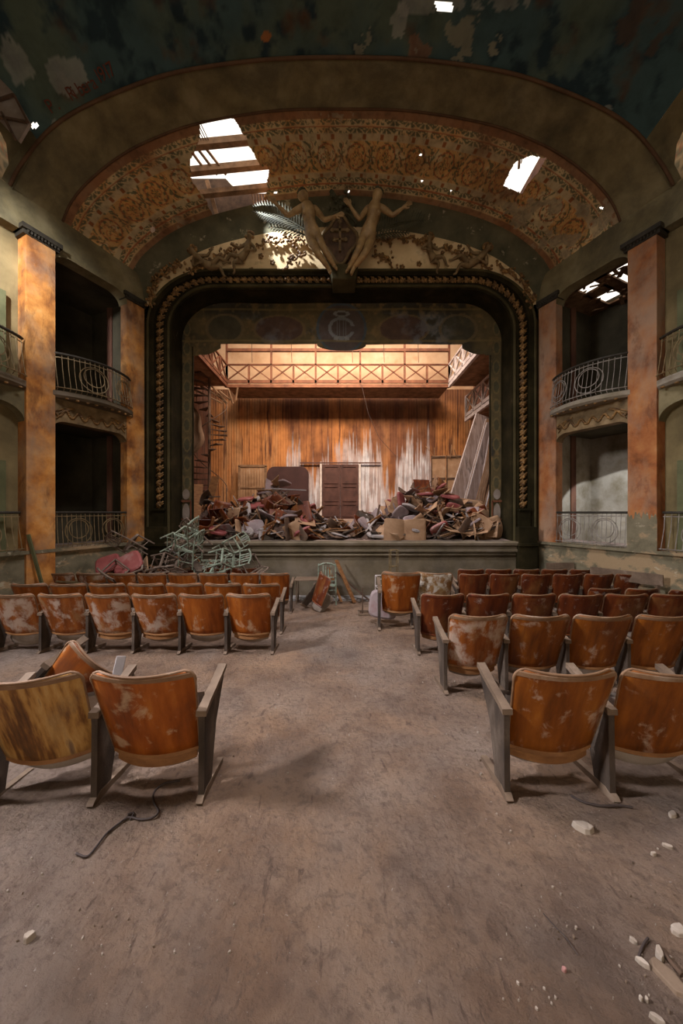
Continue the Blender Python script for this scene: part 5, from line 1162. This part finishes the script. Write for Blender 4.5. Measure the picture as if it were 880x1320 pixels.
def garland(lab,pts,seed):
    g=random.Random(seed); P_=[px(x,y,7.93) for x,y in pts]; c0=P_[len(P_)//2]; t=thing('garland_relief',lab,'garland',c0)
    dense=[]
    for a,b in zip(P_[:-1],P_[1:]):
        for k in range(8): f=k/8; v=a.lerp(b,f); v.z+=.05*math.sin(f*2*PI); dense.append(v-c0)
    MB().tube(dense,.02,5).build('ribbon',M['gold'],t,smooth=True)
    q=MB()
    for v in dense:
        if g.random()<.75:
            for _ in range(3): q.ball(v+Vector((g.gauss(0,.06),g.uniform(-.03,0),g.gauss(0,.055))),(g.uniform(.02,.045),.03,g.uniform(.02,.04)),6,4)
    q.build('leaf_cluster',M['gold'],t,smooth=True,kind='stuff')
garland('gilded garland and ribbon relief on the frieze beside the left statue',[(392,312),(372,308),(350,312),(330,314)],1)
garland('garland relief between the two putti on the left of the frieze',[(308,322),(296,322),(284,332),(268,336),(256,342),(240,352)],2)
garland('garland trailing down the far left end of the frieze',[(232,340),(222,348),(208,354),(198,364),(196,378),(193,392)],3)
garland('gilded garland relief on the frieze beside the right statue',[(486,312),(506,308),(526,306),(545,312),(560,318)],4)
garland('garland relief between the two putti on the right of the frieze',[(570,320),(588,324),(602,330),(616,338),(632,344)],5)
garland('garland trailing down the far right end of the frieze',[(640,342),(656,350),(670,360),(680,374),(686,392)],6)
garland('loose curling ribbon relief under the garland left of the statues',[(390,330),(376,334),(366,346)],7)
garland('loose curling ribbon relief under the garland right of the statues',[(482,330),(498,332),(508,346)],8)
for i,(x,y) in enumerate(((336,330),(351,338),(324,348),(226,372),(500,335),(540,340),(518,344),(662,368))):
    q=MB()
    for k in range(5): a=k*1.26; q.ball((.04*math.cos(a),0,.04*math.sin(a)),(.03,.02,.03),5,4)
    o=q.build('rosette_relief',M['gold'],smooth=True); o.location=px(x,y,7.97); tag(o,('small leaf rosette right above the ribbon left of the statues','small leaf rosette close to the left statue knees','small leaf rosette on the lower edge of the frieze left of the statues','small leaf rosette alone low on the left curve of the frieze','small leaf rosette beside the ribbon right of the statues','small leaf rosette below the putto nearest the right statue','small leaf rosette on the lower edge of the frieze right of the statues','small leaf rosette alone low on the right curve of the frieze')[i],'rosette','rosettes on the %s half of the frieze'%('left' if x<440 else 'right'))
# painted lettering low on the ceiling at the left
def ceil_z(X,Y):
    t=5.78-Y; Xe=5.12+.42*min(t,1.6); ze=7.80+1.25*math.sin(PI/2*min(t/2.6,1)); zc=9.24+.35*math.sin(PI/2*min(max(t,0)/3,1)); return ze+(zc-ze)*float(g(abs(X)/Xe))
def ceil_hit(x,y):
    Y=3.0
    while Y<5.78:
        p=px(x,y,Y)
        Xe=5.12+.42*min(5.78-Y,1.6)
        if p.z>=ceil_z(p.x,Y): return p
        Y+=.01
    return px(x,y,5.7)
txt='P. Ribera 1917'; pathpx=[(66,146),(76,141),(86,132),(92,130),(98,127),(104,124),(110,121),(116,118),(121,115),(126,112),(128,108),(133,105),(138,102),(144,99)]
letters=thing('painted_inscription','faded rust red painted lettering on the teal ceiling near the arch','lettering',ceil_hit(100,125))
for ch_,(x,y) in zip(txt,pathpx):
    if ch_==' ': continue
    cu=bpy.data.curves.new('letter','FONT'); cu.body=ch_; cu.size=.21; cu.extrude=.002; cu.materials.append(M['sign']); tmp=bpy.data.objects.new('tmp',cu); COL.objects.link(tmp); lm=bpy.data.meshes.new_from_object(tmp.evaluated_get(bpy.context.evaluated_depsgraph_get())); bpy.data.objects.remove(tmp); o=bpy.data.objects.new('letter',lm); COL.objects.link(o)
    p=ceil_hit(x,y); px1=ceil_hit(x+6,y-3.2); px2=ceil_hit(x-2,y-6); ex=(px1-p).normalized(); ey=(px2-p); n_=ex.cross(ey).normalized()
    if n_.dot(EYE-p)<0: n_=-n_
    ey=n_.cross(ex); Mx=Matrix((ex,ey,n_)).transposed().to_4x4(); Mx.translation=p+n_*.05-letters.location; o.matrix_local=Mx; o.parent=letters; o.matrix_local=Mx
# broken wall panels hanging at the left edge over the side arch
t=thing('hanging_lath_panel','grey panelled lath section hanging at the left edge under the ceiling','panel',px(8,140,5.3))
q0=[(-6,95),(16,118),(38,158),(24,182),(-6,150)]
q=MB(); a=[px(x,y,5.25)-t.location for x,y in q0]; q.add(a+[v+Vector((0,.04,0)) for v in a],[(0,1,2,3,4),(9,8,7,6,5)]+[(i,(i+1)%5,5+(i+1)%5,5+i) for i in range(5)]); q.build('board',M['seat'],t)
for u,v in (((-6,130),(18,122)),((18,122),(36,157)),((2,145),(20,180)),((-6,150),(34,157))): MB().bar(px(*u,5.22)-t.location,px(*v,5.22)-t.location,.03).build('batten',M['darkbit'],t)
# ================================================================ LITTER ON THE FLOOR
def stone(x,y,w_,d_,h_,lab,group=None,rz=0,mt='stone',tilt=0):
    g=random.Random(int(x*91+y*17)); Y=1.54*F/((y-660)-.057*F) ; p=px(x,y,Y); p.z=floor_z(Y)+floor_relief(p.x,Y)
    n=7; a0=[2*PI*k/n+g.uniform(-.25,.25) for k in range(n)]; r=[g.uniform(.75,1.1) for _ in a0]
    bt=[(w_/2*q*math.cos(a),d_/2*q*math.sin(a),-.01) for a,q in zip(a0,r)]; tp=[(w_/2*q*.86*math.cos(a),d_/2*q*.86*math.sin(a),h_*g.uniform(.7,1.1)) for a,q in zip(a0,r)]
    q=MB(); q.add(bt+tp,[tuple(range(n))[::-1],tuple(range(n,2*n))]+[(i,(i+1)%n,n+(i+1)%n,n+i) for i in range(n)])
    o=q.build('plaster_fragment',M[mt],bevel=.003); o.location=p+Vector((0,0,.004)); o.rotation_euler=(tilt,0,rz); return tag(o,lab,'rubble',group)
stone(753,1070,.11,.075,.022,'flat pale plaster fragment alone behind the nearest right seat',rz=-.3)
stone(866,1052,.06,.04,.015,'small pale fragment near the feet of the right edge seat',rz=.4)
stone(860,1092,.055,.022,.012,'thin pale sliver below the right edge seat',rz=-.5)
stone(842,1105,.03,.018,.012,'tiny buff fragment beside the thin sliver')
stone(874,1200,.075,.05,.012,'grey flat fragment at the right edge above the long slab',rz=.5)
stone(864,1262,.065,.17,.012,'long olive slab fragment at the lower right edge',rz=.35,mt='arm')
stone(850,1232,.05,.03,.02,'pale edged fragment just behind the long slab',rz=.9)
stone(828,1243,.045,.02,.015,'pointed pale sliver beside the long slab',rz=-.9)
stone(816,1214,.03,.016,.012,'small white chip above the pointed sliver',rz=-.6)
stone(848,1318,.05,.02,.015,'white sliver at the bottom edge of the picture',rz=-.7)
stone(826,1290,.014,.014,.01,'twin white chip near the bottom edge, left one'); stone(833,1291,.012,.012,.01,'twin white chip near the bottom edge, right one')
stone(742,1197,.012,.01,.008,'white bottle-cap sized chip on the open floor')
stone(727,1252,.02,.016,.01,'small terracotta chip on the open floor',mt='redcush')
stone(38,1208,.045,.03,.022,'buff stone with a dark shadow on the lower left floor',rz=.5)
for i in range(120):
    side=rp.random()
    if side<.45: x=rp.uniform(640,878); y=rp.uniform(1045,1315)
    elif side<.75: x=rp.uniform(5,330); y=rp.uniform(1045,1230)
    else: x=rp.uniform(250,640); y=rp.uniform(860,1000)
    s=rp.uniform(.003,.009)*(1 if side<.75 else 1.8)
    stone(x,y,s*1.6,s,s*.6,'tiny pale plaster crumb on the %s'%('right part of the near floor' if side<.45 else 'left part of the near floor' if side<.75 else 'aisle between the nearest rows'),'crumbs on the %s'%('near floor at the right' if side<.45 else 'near floor at the left' if side<.75 else 'aisle'),rp.uniform(0,3),'stone' if rp.random()<.7 else 'arm')
def ground(x,y,dz=.008):
    Y=1.54*F/((y-660)-.057*F); p=px(x,y,Y); p.z=floor_z(Y)+floor_relief(p.x,Y)+dz; return p
def cord(pts,r,name,lab,mt='darkcord',cat='cord'):
    P_=[ground(x,y) for x,y in pts]; d=[]
    for i in range(len(P_)-1):
        a,b,c,e=P_[max(i-1,0)],P_[i],P_[i+1],P_[min(i+2,len(P_)-1)]
        for k in range(6): t=k/6; d.append(.5*((2*b)+(c-a)*t+(2*a-5*b+4*c-e)*t*t+(3*b-a-3*c+e)*t**3))
    d.append(P_[-1]); tag(MB().tube(d,r,6).build(name,M[mt],smooth=True),lab,cat)
cord([(232,1008),(212,1012),(199,1022),(198,1036),(204,1048),(196,1057),(180,1058),(166,1056),(150,1066),(136,1078),(124,1094),(112,1106),(98,1103)],.005,'kinked_cord','dark kinked cord trailing on the floor behind the left seats')
cord([(168,1058),(172,1050),(164,1053)],.005,'cord_knot','small knot beside the dark kinked cord')
cord([(736,1028),(752,1038),(775,1043),(800,1043),(815,1046)],.006,'twisted_stick','dark twisted stick on the floor behind the nearest right seats',cat='stick')
cord([(822,1238),(828,1222),(835,1211)],.004,'short_wire','short dark wire beside the rubble at the lower right',cat='wire')
cord([(848,1220),(862,1238),(878,1258)],.008,'dark_stick','dark stick lying along the long slab at the lower right','darkbit','stick')
cord([(700,1180),(716,1198),(728,1210),(745,1235)],.0018,'thin_twig','thin twig on the open floor at the right',cat='twig')
# ================================================================ light in the right box: added spot for its daylight, cone edge makes the shadow edge
light('box_daylight_spot',W(1,2.0,-.45,3.0),W(1,.75,-1.9,.75),.03,.03,LP['box'],(.80,.88,1.0),kind='SPOT',blend=.06,cone=72)
light('left_wall_window_daylight',(-4.6,2.4,6.6),W(-1,2.75,-.2,5.75),.25,.35,LP['lw'],(.9,.93,1.0),spread=45)
# daylight shafts through the holes in the vault
light('vault_hole_daylight',(-2.2,7.35,9.05),(-1.1,7.95,7.75),.07,.07,LP['hole'],(.85,.92,1.0),kind='SPOT',blend=.3,cone=40)
light('vault_hole_daylight',(-1.6,6.0,10.6),(-.2,8.4,6.1),.12,.12,LP['hole'],(.85,.92,1.0),kind='SPOT',blend=.4,cone=20)
